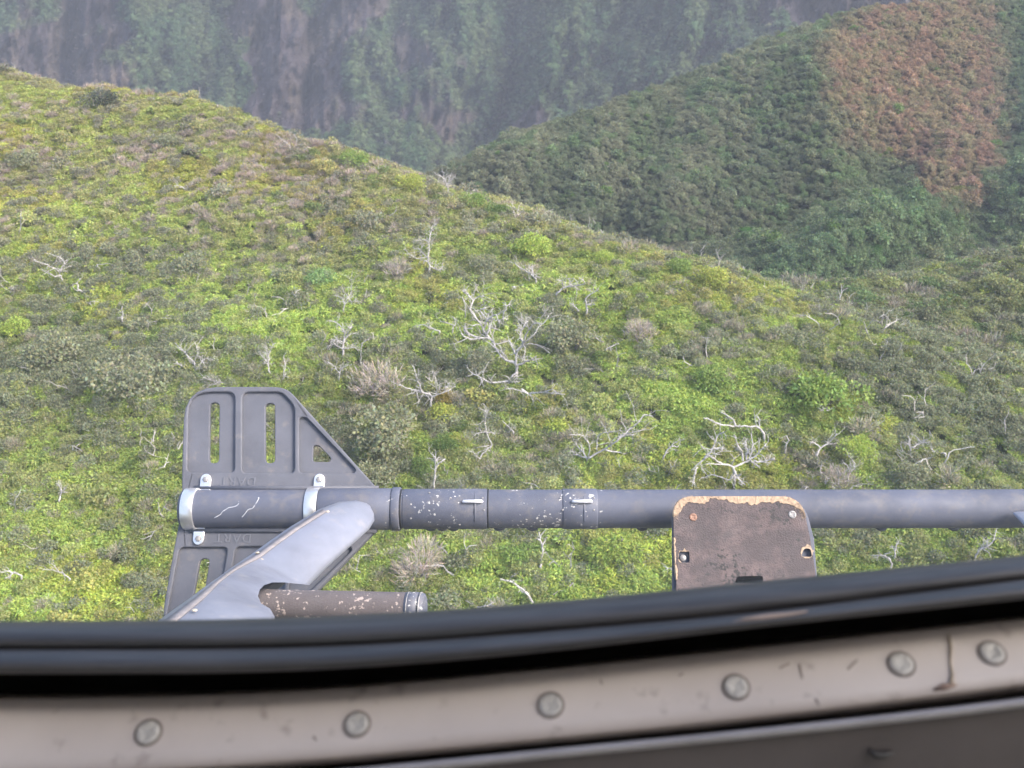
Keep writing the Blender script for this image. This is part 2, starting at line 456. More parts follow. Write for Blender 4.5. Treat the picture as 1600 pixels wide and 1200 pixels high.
def instancer(name, pts, kinds, scl, rots, tints, label):
    """one ground-cover object: points that carry plants"""
    me = bpy.data.meshes.new(name); me.from_pydata(pts.tolist(), [], []); me.update()
    def att(nm, typ, key, arr):
        a = me.attributes.new(nm, typ, 'POINT'); a.data.foreach_set(key, np.ascontiguousarray(arr).reshape(-1))
    att('kind_index', 'INT', 'value', kinds.astype(np.int32))
    att('scl', 'FLOAT_VECTOR', 'vector', scl.astype(np.float32))
    att('rot', 'FLOAT_VECTOR', 'vector', rots.astype(np.float32))
    att('tint', 'FLOAT_COLOR', 'color', np.concatenate([tints, np.ones((len(tints), 1))], 1).astype(np.float32))
    o = link(name, me, None)
    ng = bpy.data.node_groups.new(name, 'GeometryNodeTree')
    ng.interface.new_socket('Geometry', in_out='INPUT', socket_type='NodeSocketGeometry')
    ng.interface.new_socket('Geometry', in_out='OUTPUT', socket_type='NodeSocketGeometry')
    gi = ng.nodes.new('NodeGroupInput'); go = ng.nodes.new('NodeGroupOutput')
    iop = ng.nodes.new('GeometryNodeInstanceOnPoints')
    g2i = ng.nodes.new('GeometryNodeGeometryToInstance')
    for po in reversed(PROTO):
        oi = ng.nodes.new('GeometryNodeObjectInfo'); oi.inputs['Object'].default_value = po; oi.inputs['As Instance'].default_value = True
        ng.links.new(oi.outputs['Geometry'], g2i.inputs[0])
    # separate index: join keeps the link order; use one instance node per prototype instead
    ng.nodes.remove(g2i); ng.nodes.remove(iop)
    join = ng.nodes.new('GeometryNodeJoinGeometry')
    na = lambda n, t: _attr(ng, n, t)
    idx = na('kind_index', 'INT'); sc = na('scl', 'FLOAT_VECTOR'); ro = na('rot', 'FLOAT_VECTOR')
    e2r = ng.nodes.new('FunctionNodeEulerToRotation'); ng.links.new(ro, e2r.inputs[0])
    ois = [n for n in ng.nodes if n.bl_idname == 'GeometryNodeObjectInfo']
    for n in ois:
        k = PROTO.index(n.inputs['Object'].default_value)
        if not np.any(kinds == k): ng.nodes.remove(n); continue
        cmp_ = ng.nodes.new('FunctionNodeCompare'); cmp_.data_type = 'INT'; cmp_.operation = 'EQUAL'
        ints = [s for s in cmp_.inputs if s.type == 'INT']
        ng.links.new(idx, ints[0]); ints[1].default_value = k
        ip = ng.nodes.new('GeometryNodeInstanceOnPoints')
        ng.links.new(gi.outputs[0], ip.inputs['Points']); ng.links.new(cmp_.outputs[0], ip.inputs['Selection'])
        ng.links.new(n.outputs['Geometry'], ip.inputs['Instance'])
        ng.links.new(e2r.outputs[0], ip.inputs['Rotation']); ng.links.new(sc, ip.inputs['Scale'])
        ng.links.new(ip.outputs[0], join.inputs[0])
    ng.links.new(join.outputs[0], go.inputs[0])
    md = o.modifiers.new('plants', 'NODES'); md.node_group = ng
    o['kind'] = 'stuff'; o['label'] = label; o['category'] = 'plants'
    return o
def _attr(ng, name, typ):
    n = ng.nodes.new('GeometryNodeInputNamedAttribute'); n.data_type = typ; n.inputs['Name'].default_value = name
    return n.outputs[0]

def sample(pts, uv, n, sel=None):
    """n points spread evenly over a grid surface, with the u,v they came from"""
    a = pts[:-1, :-1]; b_ = pts[:-1, 1:]; c = pts[1:, 1:]; d = pts[1:, :-1]
    area = np.linalg.norm(np.cross(c - a, d - b_), axis=-1) * 0.5
    if sel is not None: area = area * sel[:-1, :-1]
    w = area.reshape(-1); tot = w.sum(); w = w / tot
    k = rng.choice(len(w), n, p=w); s = rng.random(n); t = rng.random(n)
    def bil(q):
        q = q if q.ndim == 3 else q[..., None]
        A, B, Cc, D = (x.reshape(-1, q.shape[-1])[k] for x in (q[:-1, :-1], q[:-1, 1:], q[1:, 1:], q[1:, :-1]))
        return (A * ((1 - s) * (1 - t))[:, None] + B * (s * (1 - t))[:, None] + Cc * (s * t)[:, None] + D * ((1 - s) * t)[:, None])
    return bil(pts), bil(uv[0])[:, 0], bil(uv[1])[:, 0], tot

def pick(kinds, groups):
    """prototype index per point from kind group number"""
    out = np.zeros(len(kinds), int)
    for g, lst in enumerate(groups):
        sel = kinds == g; out[sel] = np.array(lst)[rng.integers(0, len(lst), sel.sum())]
    return out

# ------------------------------------------------------------------ ground cover: near hillside
sel = ((hill_uv[0] > -330) & (hill_uv[0] < 1930) & (hill_tt > -0.30) & (hill_tt < 1.35)).astype(float)
n_hill = 58000
p, u, v, tot = sample(hill_p, hill_uv, n_hill, sel)
print('hill area', tot)
x, y = p[:, 0], p[:, 1]
na = fbm(x / 7, y / 7, 201); nb = fbm(x / 3.2, y / 3.2, 203); nc = fbm(x / 14, y / 14, 205); nd = rng.random(n_hill)
lime = 0.70 + 0 * u; grey = 0.14 + 0 * u; dry = 0.085 + 0 * u; dark = 0.06 + 0 * u
def blob(cu, cv, ru, rv): return np.exp(-((u - cu) / ru) ** 2 - ((v - cv) / rv) ** 2)
for a in [(330, 470, 190, 70), (600, 510, 170, 70), (620, 440, 60, 40), (860, 500, 60, 60), (1010, 640, 150, 110), (880, 870, 230, 60), (100, 900, 180, 70), (640, 720, 60, 70),
          (1180, 600, 120, 80), (1450, 800, 160, 60), (60, 350, 120, 60), (800, 380, 90, 50)]: lime = lime + 0.55 * blob(*a)
for a in [(190, 560, 240, 90), (600, 690, 110, 80), (890, 520, 55, 50), (50, 620, 140, 80), (740, 560, 90, 60), (160, 430, 120, 50), (1330, 560, 220, 80), (1540, 640, 130, 90)]: grey = grey + 0.75 * blob(*a)
for a in [(300, 290, 330, 70), (650, 850, 60, 60), (1300, 720, 120, 50), (900, 690, 60, 40), (620, 330, 160, 50), (1120, 520, 160, 50), (560, 620, 120, 40)]: dry = dry + 0.30 * blob(*a)
lime *= 0.55 + 1.2 * sstep(0.35, 0.65, na); grey *= 0.3 + 1.6 * sstep(0.35, 0.62, nb); dry *= 0.3 + 1.6 * sstep(0.4, 0.62, fbm(x / 4, y / 4, 207)); dark *= 0.2 + 2.2 * sstep(0.45, 0.65, nc)
W = np.stack([lime, 0.38 * (0.5 + nc), grey, dry, dark], 1) ** 1.25; W /= W.sum(1, keepdims=True)
cum = np.cumsum(W, 1); kind = (nd[:, None] > cum).sum(1).clip(0, 4)
TINT = np.array([(0.315, 0.400, 0.108), (0.295, 0.325, 0.130), (0.240, 0.262, 0.165), (0.290, 0.268, 0.205), (0.16, 0.225, 0.07)])
tint = TINT[kind]
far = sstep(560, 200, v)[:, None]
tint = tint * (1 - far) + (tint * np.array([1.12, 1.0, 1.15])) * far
lz = sum(blob(*a) for a in [(330, 470, 190, 70), (600, 500, 180, 80), (860, 470, 90, 60), (1010, 640, 150, 110), (880, 870, 230, 60), (80, 330, 140, 70), (100, 900, 180, 70)])
tint = tint * (1 + 0.22 * np.clip(lz, 0, 1)[:, None] * np.array([1.0, 1.12, 0.8]) * (kind < 2)[:, None])
tint = tint * (1 - 0.16 * (sstep(1150, 1400, u) * sstep(640, 560, v)))[:, None]
tint = tint * (0.82 + 0.36 * rng.random((n_hill, 1))) * (0.8 + 0.4 * fbm(x / 5, y / 5, 211)[:, None])
yel = (fbm(x / 6, y / 6, 213) > 0.58) & (kind < 2); tint[yel] *= np.array([1.08, 1.0, 0.85])
size = np.array([0.50, 0.44, 0.50, 0.42, 0.44])[kind] * rng.uniform(0.6, 1.45, n_hill)
thill = (980 - v) / (980 - spline_smooth(hill_crest, u))
size = size * np.where((rng.random(n_hill) < 0.02 + 0.07 * sstep(0.93, 0.99, thill)) & (kind > 0), rng.uniform(1.2, 1.8, n_hill), 1.0)
scl = np.stack([size, size, size * rng.uniform(0.7, 1.25, n_hill)], 1)
rot = np.stack([rng.normal(0, 0.12, n_hill), rng.normal(0, 0.12, n_hill), rng.uniform(0, 6.28, n_hill)], 1)
kidx = pick(kind, [K_FERN, K_SHRUB, K_SHRUB, K_TWIG, K_SHRUB])
dd = rng.random(n_hill) < 0.006 * (0.3 + 1.6 * sstep(0.4, 0.6, fbm(x / 8, y / 8, 231))) * (0.35 + 0.65 * sstep(300, 480, v))
kidx[dd] = np.array(K_DEAD)[rng.integers(0, len(K_DEAD), dd.sum())]
tint[dd] = np.array([0.40, 0.37, 0.345]) * rng.uniform(0.6, 1.2, (dd.sum(), 1))
ds = rng.uniform(0.6, 1.5, dd.sum()); scl[dd] = np.stack([ds, ds, ds], 1); rot[dd, :2] = rng.normal(0, 0.5, (dd.sum(), 2))
instancer('hillside_shrubs', p, kidx, scl, rot, tint, 'carpet of lime ferns and low grey green shrubs covering the near hillside')

# lower slope right of the hill
n_mid = 19000
mtt = np.meshgrid(MU, MT)[1]
sel = ((mid_uv[0] > 1050) & (mid_uv[0] < 1950) & (mid_uv[1] < 760) & (mtt < 1.4)).astype(float)
p, u, v, tot = sample(mid_p, mid_uv, n_mid, sel); print('mid area', tot)
x, y = p[:, 0], p[:, 1]; nb = fbm(x / 6, y / 6, 221); r_ = rng.random(n_mid)
kind = np.where(r_ < 0.34 + 0.3 * (nb - .5), 1, np.where(r_ < 0.64, 2, np.where(r_ < 0.73, 3, np.where(r_ < 0.86, 0, 4))))
TM = np.array([(0.25, 0.31, 0.08), (0.215, 0.24, 0.095), (0.195, 0.215, 0.125), (0.24, 0.22, 0.175), (0.12, 0.18, 0.07)])
tint = TM[kind] * rng.uniform(0.7, 1.3, (n_mid, 1))
size = rng.uniform(0.5, 1.2, n_mid) * np.where(rng.random(n_mid) < 0.10, rng.uniform(1.3, 2.0, n_mid), 1.0); scl = np.stack([size, size, size * rng.uniform(0.7, 1.1, n_mid)], 1)
rot = np.stack([rng.normal(0, 0.1, n_mid), rng.normal(0, 0.1, n_mid), rng.uniform(0, 6.28, n_mid)], 1)
instancer('slope_shrubs', p, pick(kind, [K_FERN, K_SHRUB, K_SHRUB, K_TWIG, K_SHRUB]), scl, rot, tint, 'dull olive shrubs covering the lower slope right of the hill')

# valley ridge
n_r = 48000
rtt = np.meshgrid(RU, RT)[1]
sel = ((ridge_uv[0] > 560) & (ridge_uv[0] < 1950) & (ridge_uv[1] > -160) & (rtt < 1.2)).astype(float)
p, u, v, tot = sample(ridge_p, ridge_uv, n_r, sel); print('ridge area', tot)
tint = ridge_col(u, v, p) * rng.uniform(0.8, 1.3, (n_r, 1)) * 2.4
br = (rng.random(n_r) < 0.012); tint[br] = np.array([0.12, 0.20, 0.05])
gully = seg_dist(u, v, [(1640, 330), (1480, 350), (1300, 410), (1230, 440)])[0]
big = 1 + 0.5 * sstep(90, 20, gully)
size = rng.uniform(0.45, 1.05, n_r) * big * np.where(rng.random(n_r) < 0.08, rng.uniform(1.4, 2.1, n_r), 1.0); scl = np.stack([size, size, size * rng.uniform(0.9, 1.4, n_r)], 1)
rot = np.stack([rng.normal(0, 0.1, n_r), rng.normal(0, 0.1, n_r), rng.uniform(0, 6.28, n_r)], 1)
kind = np.array(K_CROWN)[rng.integers(0, len(K_CROWN), n_r)]
instancer('ridge_scrub', p, kind, scl, rot, tint, 'dark green and reddish scrub covering the ridge across the valley')

# cliff
n_c = 60000
sel = ((cliff_uv[0] > -300) & (cliff_uv[0] < 1500) & (cliff_uv[1] > -150) & (cliff_uv[1] < 330)).astype(float)
p, u, v, tot = sample(cliff_p, cliff_uv, n_c, sel); print('cliff area', tot)
keep = rng.random(n_c) < 0.08 + 0.92 * cliff_green(u, v)
p, u, v = p[keep], u[keep], v[keep]; n_c = len(p)
gr = cliff_green(u, v)
tint = cliff_col(u, v, p) * rng.uniform(0.6, 1.7, (n_c, 1)) * (1.15 + 0.30 * gr[:, None])
tint[(rng.random(n_c) < 0.03) & (gr > 0.5)] = np.array([0.12, 0.17, 0.08])
size = rng.uniform(1.3, 3.4, n_c) * (0.6 + 0.4 * gr); scl = np.stack([size, size, size], 1)
rot = np.stack([rng.normal(0, 0.3, n_c), rng.normal(0, 0.3, n_c), rng.uniform(0, 6.28, n_c)], 1)
instancer('cliff_scrub', p, np.array(K_CROWN)[rng.integers(0, len(K_CROWN), n_c)], scl, rot, tint, 'blue green scrub clinging to the far cliff in vertical bands')

# ------------------------------------------------------------------ bleached dead trees, limb by limb
def tube(poly, radii, sides=6):
    poly = np.asarray(poly, float); n = len(poly)
    tan = np.gradient(poly, axis=0); tan = unit(tan)
    ref = np.array([0.3, 0.9, 0.25]); ref /= np.linalg.norm(ref)
    a = unit(np.cross(tan, ref)); b_ = np.cross(tan, a)
    th = np.arange(sides) * 2 * math.pi / sides
    ring = poly[:, None, :] + (np.cos(th)[None, :, None] * a[:, None, :] + np.sin(th)[None, :, None] * b_[:, None, :]) * np.asarray(radii)[:, None, None]
    V = ring.reshape(-1, 3); Fc = []
    for i in range(n - 1):
        for k in range(sides):
            k2 = (k + 1) % sides
            Fc.append((i * sides + k, i * sides + k2, (i + 1) * sides + k2, (i + 1) * sides + k))
    Fc.append(tuple(range(sides))[::-1]); Fc.append(tuple((n - 1) * sides + k for k in range(sides)))
    return V, Fc

def refine(q, r, wob, k=4):
    """smooth a coarse line into many points with gnarled wobble"""
    q = np.asarray(q, float); n = len(q); s = np.linspace(0, n - 1, (n - 1) * k + 1)
    i = np.clip(s.astype(int), 0, n - 2); f = (s - i)[:, None]
    p0 = q[np.clip(i - 1, 0, n - 1)]; p1 = q[i]; p2 = q[i + 1]; p3 = q[np.clip(i + 2, 0, n - 1)]
    o = 0.5 * (2 * p1 + (p2 - p0) * f + (2 * p0 - 5 * p1 + 4 * p2 - p3) * f ** 2 + (3 * p1 - p0 - 3 * p2 + p3) * f ** 3)
    w = r.normal(0, wob, o.shape); w[0] = 0
    return o + w

def merge(parts):
    V = []; Fc = []; o = 0
    for v_, f_ in parts:
        V.append(v_); Fc += [tuple(i + o for i in f) for f in f_]; o += len(v_)
    return np.concatenate(V), Fc

def hill_point(u, v):
    u = np.array([float(u)]); vc = spline_smooth(hill_crest, u); t = (980 - v) / (980 - vc)
    return hill_fn(u, np.minimum(t, 1.0))[0][0]

def dead_tree(base, limbs, label, thick, seed, twigs=5, group='bleached dead trees on the hillside', lean=0.25):
    """base: foot of the tree; limbs: lines followed by its trunk and limbs, each limb leaving an earlier one"""
    r = np.random.default_rng(seed)
    bp = hill_point(*base); zb = float(bp @ F_) - 0.6
    root = empty('dead_tree', tuple(bp)); tag(root, label, 'tree', group)
    known = [(base[0], base[1], zb)]
    px = zb / FPX
    for li, line in enumerate(limbs):
        line = [tuple(map(float, q)) for q in line]
        d = [math.hypot(line[0][0] - k[0], line[0][1] - k[1]) for k in known]
        z = known[int(np.argmin(d))][2]
        slope = r.uniform(-lean - 0.35, lean) ; pts = []; pz = z
        for j, (a, c) in enumerate(line):
            if j: pz += math.hypot(a - line[j - 1][0], c - line[j - 1][1]) * px * (slope + r.normal(0, 0.35))
            pts.append(P(a, c, pz)); known.append((a, c, pz))
        q = refine(np.array(pts), r, px * 0.55)
        n = len(q); L = np.linalg.norm(np.diff(q, axis=0), axis=1).sum()
        r0 = thick * (1.0 if li == 0 else r.uniform(0.6, 0.85)); rr = np.linspace(r0, r0 * 0.38, n) * r.uniform(0.85, 1.15, n)
        ps = [tube(q - bp, rr, 7)]
        for k in range(twigs):
            i = int(r.uniform(0.25, 1.0) * (n - 1)); i = min(max(i, 1), n - 1)
            tl = L * r.uniform(0.12, 0.38) + px * 5
            t0 = unit(q[i] - q[i - 1]); dirv = unit(t0 * r.uniform(0.1, 0.9) + r.normal(size=3) * 0.7 + np.array([0, -0.15, 0.45]))
            w = [q[i]]
            for s in range(4):
                dirv = unit(dirv + r.normal(size=3) * 0.35); w.append(w[-1] + dirv * tl / 4)
            w = np.array(w); ps.append(tube(w - bp, np.linspace(rr[i] * 0.55, rr[i] * 0.2, 5), 5))
            if r.random() < 0.7:
                w2 = [w[2]]; dv = unit(dirv + r.normal(size=3) * 0.8)
                for s in range(3): dv = unit(dv + r.normal(size=3) * 0.3); w2.append(w2[-1] + dv * tl / 6)
                ps.append(tube(np.array(w2) - bp, np.linspace(rr[i] * 0.35, rr[i] * 0.15, 4), 4))
        V, Fc = merge(ps)
        obj('trunk' if li == 0 else 'branch', V, Fc, M_BARK, root, True)
    # a rooted foot that reaches the ground
    f0 = np.array(P(limbs[0][0][0], limbs[0][0][1], zb)) - bp
    V, Fc = tube(np.array([f0, f0 * 0.5 + np.array([0, 0, -0.15]), np.array([0, 0, -0.25])]), [thick, thick * 1.15, thick * 1.35], 7)
    obj('stump_foot', V, Fc, M_BARK, root, True)
    return root

def Zm(ox, oy, s, lines): return [[(ox + a / s, oy + b_ / s) for a, b_ in l] for l in lines]
z1 = lambda L: Zm(600, 330, 4, L)
z2 = lambda L: Zm(860, 580, 4, L)
z3 = lambda L: Zm(400, 330, 4, L)
z5 = lambda L: Zm(0, 330, 4, L)
z6 = lambda L: Zm(560, 600, 4, L)
z7 = lambda L: Zm(560, 820, 3.2, L)
z8 = lambda L: Zm(1200, 640, 4, L)
DEAD = [
 ((806, 582), z1([[(830, 1000), (822, 950), (760, 930), (715, 880), (680, 820), (630, 790), (540, 800), (480, 765)],
   [(690, 830), (640, 770), (600, 700), (545, 610), (570, 545), (620, 530)], [(822, 965), (830, 890), (870, 830), (890, 770), (930, 710), (990, 700), (1030, 655)],
   [(825, 970), (870, 945), (920, 930), (950, 905)], [(830, 1000), (790, 1060), (850, 1110), (900, 1140)], [(790, 1060), (680, 1070), (600, 1040), (530, 1000)],
   [(870, 830), (850, 790), (860, 740), (900, 690)], [(555, 560), (520, 520), (490, 495)], [(620, 740), (650, 680), (700, 650), (720, 700)], [(830, 900), (805, 860), (780, 800)],
   [(600, 800), (520, 760), (500, 740), (550, 735)], [(640, 780), (660, 700), (600, 620), (640, 605)]]),
  'largest bleached dead tree on the hillside with many limbs fanning out', 0.13, 6),
 ((846, 616), z1([[(860, 1110), (900, 1140), (1000, 1130), (1130, 1145)], [(900, 1140), (800, 1105), (760, 1112)], [(1000, 1130), (1050, 1115), (1110, 1150)]]),
  'low grey dead branches lying just below the largest dead tree', 0.07, 4),
 ((920, 717), z2([[(230, 545), (330, 490), (420, 430), (500, 360), (560, 310), (590, 270), (640, 285)], [(290, 495), (295, 420), (320, 390), (400, 375)], [(340, 490), (430, 510), (480, 520)],
   [(235, 540), (150, 520), (130, 530)], [(240, 535), (240, 450), (190, 400), (120, 400)], [(420, 430), (450, 400), (520, 395)], [(230, 540), (180, 480), (150, 440)]]),
  'dead tree with one long limb leaning right above the skid step studs', 0.085, 5),
 ((1146, 762), z2([[(1150, 700), (1140, 600), (1060, 575), (1000, 530), (960, 550), (880, 620)], [(1140, 600), (1240, 555), (1310, 500), (1350, 455)], [(1240, 555), (1262, 480), (1258, 390)],
   [(960, 550), (1000, 500), (1030, 450), (1050, 400), (1085, 380)], [(1205, 560), (1195, 500), (1165, 450), (1150, 400)], [(1150, 620), (1180, 680), (1220, 710)], [(1150, 650), (1110, 680), (1030, 650), (950, 665)],
   [(1250, 560), (1310, 600)], [(1270, 560), (1330, 565), (1400, 545)], [(1010, 480), (1100, 482)], [(920, 600), (900, 650), (890, 720)], [(1225, 555), (1230, 490), (1215, 440)]]),
  'white dead tree with forked limbs just above the worn step', 0.10, 5),
 ((1196, 684), z2([[(1335, 395), (1310, 360), (1270, 345), (1160, 345), (1080, 335), (1010, 310), (955, 290)], [(1160, 345), (1130, 295), (1060, 250)], [(1300, 360), (1310, 310), (1290, 280)]]),
  'pale dead trunk bent almost level, over the forked tree above the step', 0.09, 2),
 ((1038, 722), z2([[(705, 550), (740, 480), (800, 470)], [(740, 480), (790, 435), (840, 425)]]), 'small pale dead snag left of the forked tree above the step', 0.075, 3),
 ((679, 764), z6([[(470, 655), (475, 560), (480, 480), (465, 445)], [(482, 520), (510, 490), (545, 465)], [(478, 490), (500, 455)]]), 'upright grey dead trunk just above the skid near its collar', 0.085, 3),
 ((750, 722), z6([[(740, 490), (790, 420), (830, 380), (800, 300), (790, 240), (770, 235)], [(800, 300), (860, 310)], [(800, 300), (740, 310), (720, 330)], [(790, 240), (800, 160), (780, 120)], [(760, 470), (720, 430), (690, 420)]]),
  'thin twisted grey dead tree among green shrubs above the skid', 0.06, 5),
 ((800, 678), z6([[(970, 300), (940, 270), (900, 225)], [(945, 275), (980, 270)]]), 'short slanting dead stick in bright green fern above the skid', 0.06, 1),
 ((866, 460), z1([[(1080, 510), (1130, 480), (1210, 465), (1255, 450), (1220, 415)], [(1120, 485), (1110, 440), (1080, 430)], [(1180, 470), (1150, 420)]]), 'white dead limb hooked at its right end near the hill crest', 0.09, 4),
 ((838, 438), z1([[(950, 430), (930, 400), (880, 370), (820, 330)], [(945, 410), (970, 410)], [(935, 400), (920, 345)]]), 'short white dead limb below the rounded lime bush near the crest', 0.09, 4),
 ((917, 490), z1([[(1265, 640), (1268, 590), (1260, 550), (1290, 520), (1340, 490)], [(1265, 585), (1320, 585)], [(1220, 625), (1180, 590), (1160, 575)]]), 'bent grey dead tree right of the hooked white limb', 0.09, 4),
 ((787, 496), z1([[(745, 655), (765, 600), (800, 560)], [(770, 590), (740, 570)]]), 'short pale dead stem against a bright lime fern patch', 0.07, 2),
 ((825, 448), z1([[(800, 470), (830, 472), (870, 460)], [(900, 500), (950, 490)]]), 'thin white stick lying above the bright lime fern patch', 0.045, 1),
 ((683, 520), z1([[(350, 750), (300, 735), (240, 710), (180, 725)], [(300, 735), (270, 700)]]), 'low pale dead limbs left of the largest dead tree', 0.06, 4),
 ((706, 515), z1([[(430, 740), (445, 690), (430, 660)], [(440, 720), (400, 700), (350, 690)]]), 'small curled grey snag left of the largest dead tree', 0.06, 3),
 ((944, 535), z1([[(1370, 815), (1330, 795), (1310, 750)], [(1330, 795), (1300, 775)]]), 'thin curved dead twig right of the round grey bush', 0.05, 2),
 ((946, 550), z1([[(1380, 870), (1410, 850), (1465, 825)], [(1380, 870), (1310, 890), (1240, 865)]]), 'low pale dead twigs below the round grey bush', 0.05, 3),
 ((536, 556), z3([[(545, 880), (545, 830), (555, 780), (530, 720), (490, 685)], [(560, 790), (580, 750), (600, 715)], [(540, 860), (490, 830), (445, 850)], [(545, 860), (600, 850), (640, 870)], [(545, 830), (500, 800), (470, 810)]]),
  'grey dead tree with forked top left of the hillside middle', 0.09, 8),
 ((565, 568), z3([[(655, 940), (660, 850), (675, 815), (705, 800)]]), 'slim dead pole with bent tip right of the fork topped dead tree', 0.06, 2),
 ((540, 486), z3([[(545, 620), (550, 560), (490, 520)], [(550, 580), (600, 560), (660, 570)], [(560, 560), (595, 500), (600, 390)]]), 'twiggy grey dead bush in the middle of the lime ferns', 0.06, 8),
 ((528, 595), z3([[(520, 1030), (540, 980), (600, 960)], [(520, 1010), (480, 960), (430, 940)]]), 'bushy grey snag below the fork topped dead tree', 0.05, 8),
 ((672, 632), z3([[(1092, 1200), (1090, 1150), (1030, 1130), (960, 1110), (890, 1085)], [(1092, 1160), (1180, 1130), (1245, 1095)], [(1125, 1145), (1130, 1080), (1100, 1000)], [(1040, 1135), (1010, 1060), (980, 960)], [(1180, 1130), (1210, 1070)]]),
  'spreading dead tree shaped like a wide V below the largest one', 0.085, 6),
 ((669, 428), z3([[(1085, 350), (1065, 285), (1010, 230)], [(1062, 290), (1000, 292), (920, 235)], [(1085, 345), (1150, 365), (1170, 320)], [(1070, 300), (1080, 200), (1010, 170)], [(1080, 200), (1100, 100), (1130, 80)]]),
  'pale branching dead tree high on the slope under the crest', 0.075, 8),
 ((430, 590), z3([[(80, 1000), (80, 900), (120, 820)], [(85, 960), (20, 880)], [(80, 920), (60, 860)]]), 'grey twiggy dead tree just above the plate with the slots', 0.055, 8),
 ((442, 595), z3([[(165, 1050), (180, 980), (175, 900)], [(170, 1030), (195, 1010)]]), 'thin upright dead stem just above the slotted plate', 0.05, 3),
 ((98, 445), z5([[(392, 450), (370, 380), (300, 340), (210, 305)], [(385, 405), (330, 400), (280, 380)], [(378, 385), (400, 320), (350, 280), (280, 260)]]), 'pale dead limbs sweeping left at the far left of the hillside', 0.085, 4),
 ((130, 462), z5([[(520, 510), (490, 485), (485, 450), (500, 420)], [(515, 505), (555, 500), (592, 485)]]), 'hook shaped white dead branch at the far left of the hillside', 0.08, 1),
 ((145, 486), z5([[(575, 615), (590, 600), (560, 570), (615, 565)]]), 'small white crooked stick below the hook shaped branch', 0.05, 2),
 ((190, 508), z5([[(765, 700), (765, 640), (758, 595)], [(770, 690), (820, 700)]]), 'short upright white snag left of the lime ferns', 0.07, 3),
 ((306, 586), z5([[(1222, 1010), (1215, 950), (1150, 880), (1090, 820)], [(1225, 990), (1270, 930), (1312, 925)], [(1160, 980), (1100, 945)], [(1220, 970), (1190, 930)]]), 'pale dead tree with forked limbs above the corner of the slotted plate', 0.08, 5),
 ((340, 604), z5([[(1420, 1080), (1340, 1060), (1260, 1040)], [(1400, 1075), (1350, 1085), (1290, 1080)]]), 'low tangle of dead twigs on top of the slotted plate edge', 0.05, 7),
 ((60, 588), z5([[(270, 1020), (200, 990), (130, 970)]]), 'thin dead stick in the grey shrubs at the far left', 0.045, 2),
 ((845, 886), z7([[(910, 208), (920, 130), (908, 70), (902, 35)], [(918, 110), (930, 80), (945, 62)], [(910, 75), (890, 70)]]), 'upright white dead trunk just below the skid tube', 0.085, 1),
 ((832, 944), z7([[(872, 395), (845, 345), (790, 300), (750, 280), (710, 270)], [(840, 345), (815, 330), (800, 310)]]), 'slanting white dead limb just above the window edge', 0.085, 2),
 ((745, 950), z7([[(590, 415), (640, 405), (680, 388)], [(595, 415), (575, 400), (545, 380)], [(660, 395), (670, 415)]]), 'low pale dead limbs at the window edge right of the step tube', 0.07, 3),
 ((1046, 892), z7([[(1578, 232), (1560, 220), (1522, 205)]]), 'small white stick beside the left edge of the worn step', 0.05, 1),
 ((1226, 706), z8([[(108, 262), (115, 220), (128, 185), (105, 160)]]), 'short white stump right of the forked tree above the step', 0.075, 1),
 ((1277, 712), z8([[(300, 295), (330, 240), (385, 205), (430, 150)], [(330, 240), (290, 210), (260, 200)]]), 'dark grey bent dead limb left of the round lime bush', 0.085, 4),
 ((1424, 706), z8([[(890, 260), (885, 215), (880, 170)], [(900, 235), (960, 210), (1012, 200)], [(890, 230), (860, 200)]]), 'white dead stem with a limb reaching right at the right side', 0.075, 4),
 ((1478, 716), z8([[(1110, 275), (1050, 268), (980, 255)], [(1040, 268), (1030, 300)]]), 'low grey dead limb lying at the right side above the skid', 0.06, 4),
 ((1524, 870), z8([[(1300, 910), (1330, 870), (1380, 850), (1420, 790), (1430, 740)], [(1380, 850), (1350, 800)]]), 'pale bent dead limb below the front of the skid', 0.06, 5),
 ((1392, 884), z8([[(775, 962), (740, 920), (700, 910), (640, 910)], [(700, 912), (680, 930)]]), 'pale dead twigs at the window edge right of the worn step', 0.055, 4),
 ((1398, 866), z8([[(795, 910), (800, 860), (820, 820)], [(798, 880), (770, 850)]]), 'small upright dead snag under the skid right of the step', 0.055, 5),
 ((1324, 752), z8([[(500, 440), (510, 380), (470, 330)], [(505, 400), (545, 350), (500, 280)]]), 'dead brushy snag below the round lime bush above the skid', 0.055, 8),
 ((1293, 642), [[(1278, 637), (1290, 642), (1305, 636)], [(1290, 642), (1282, 632)]], 'short white stick under the wide green shrub right of centre', 0.06, 1),
 ((700, 296), [[(700, 296), (694, 280), (680, 270)], [(697, 290), (712, 274)], [(698, 292), (705, 270)]], 'bare grey twiggy tree on the crest skyline', 0.055, 9),
 ((290, 300), [[(300, 302), (285, 292), (272, 290)], [(292, 297), (300, 286)]], 'small pale dead twig high on the slope left of centre', 0.06, 3),
 ((30, 905), [[(34, 900), (15, 893), (2, 895)], [(20, 896), (8, 904)]], 'white dead twig low at the left above the window edge', 0.06, 3),
 ((98, 905), [[(110, 905), (90, 892), (66, 890)], [(92, 893), (80, 880)]], 'pale dead twig low on the slope left of the slotted plate', 0.05, 3),
 ((92, 780), [[(92, 782), (96, 765), (88, 755)], [(94, 770), (104, 762)]], 'small white dead snag left of the slotted plate', 0.06, 3),
]
for k, (b0, limbs, lab, th, tw) in enumerate(DEAD):
    dead_tree(b0, limbs, lab, th * 0.66, 300 + k, tw * 2 + 1)

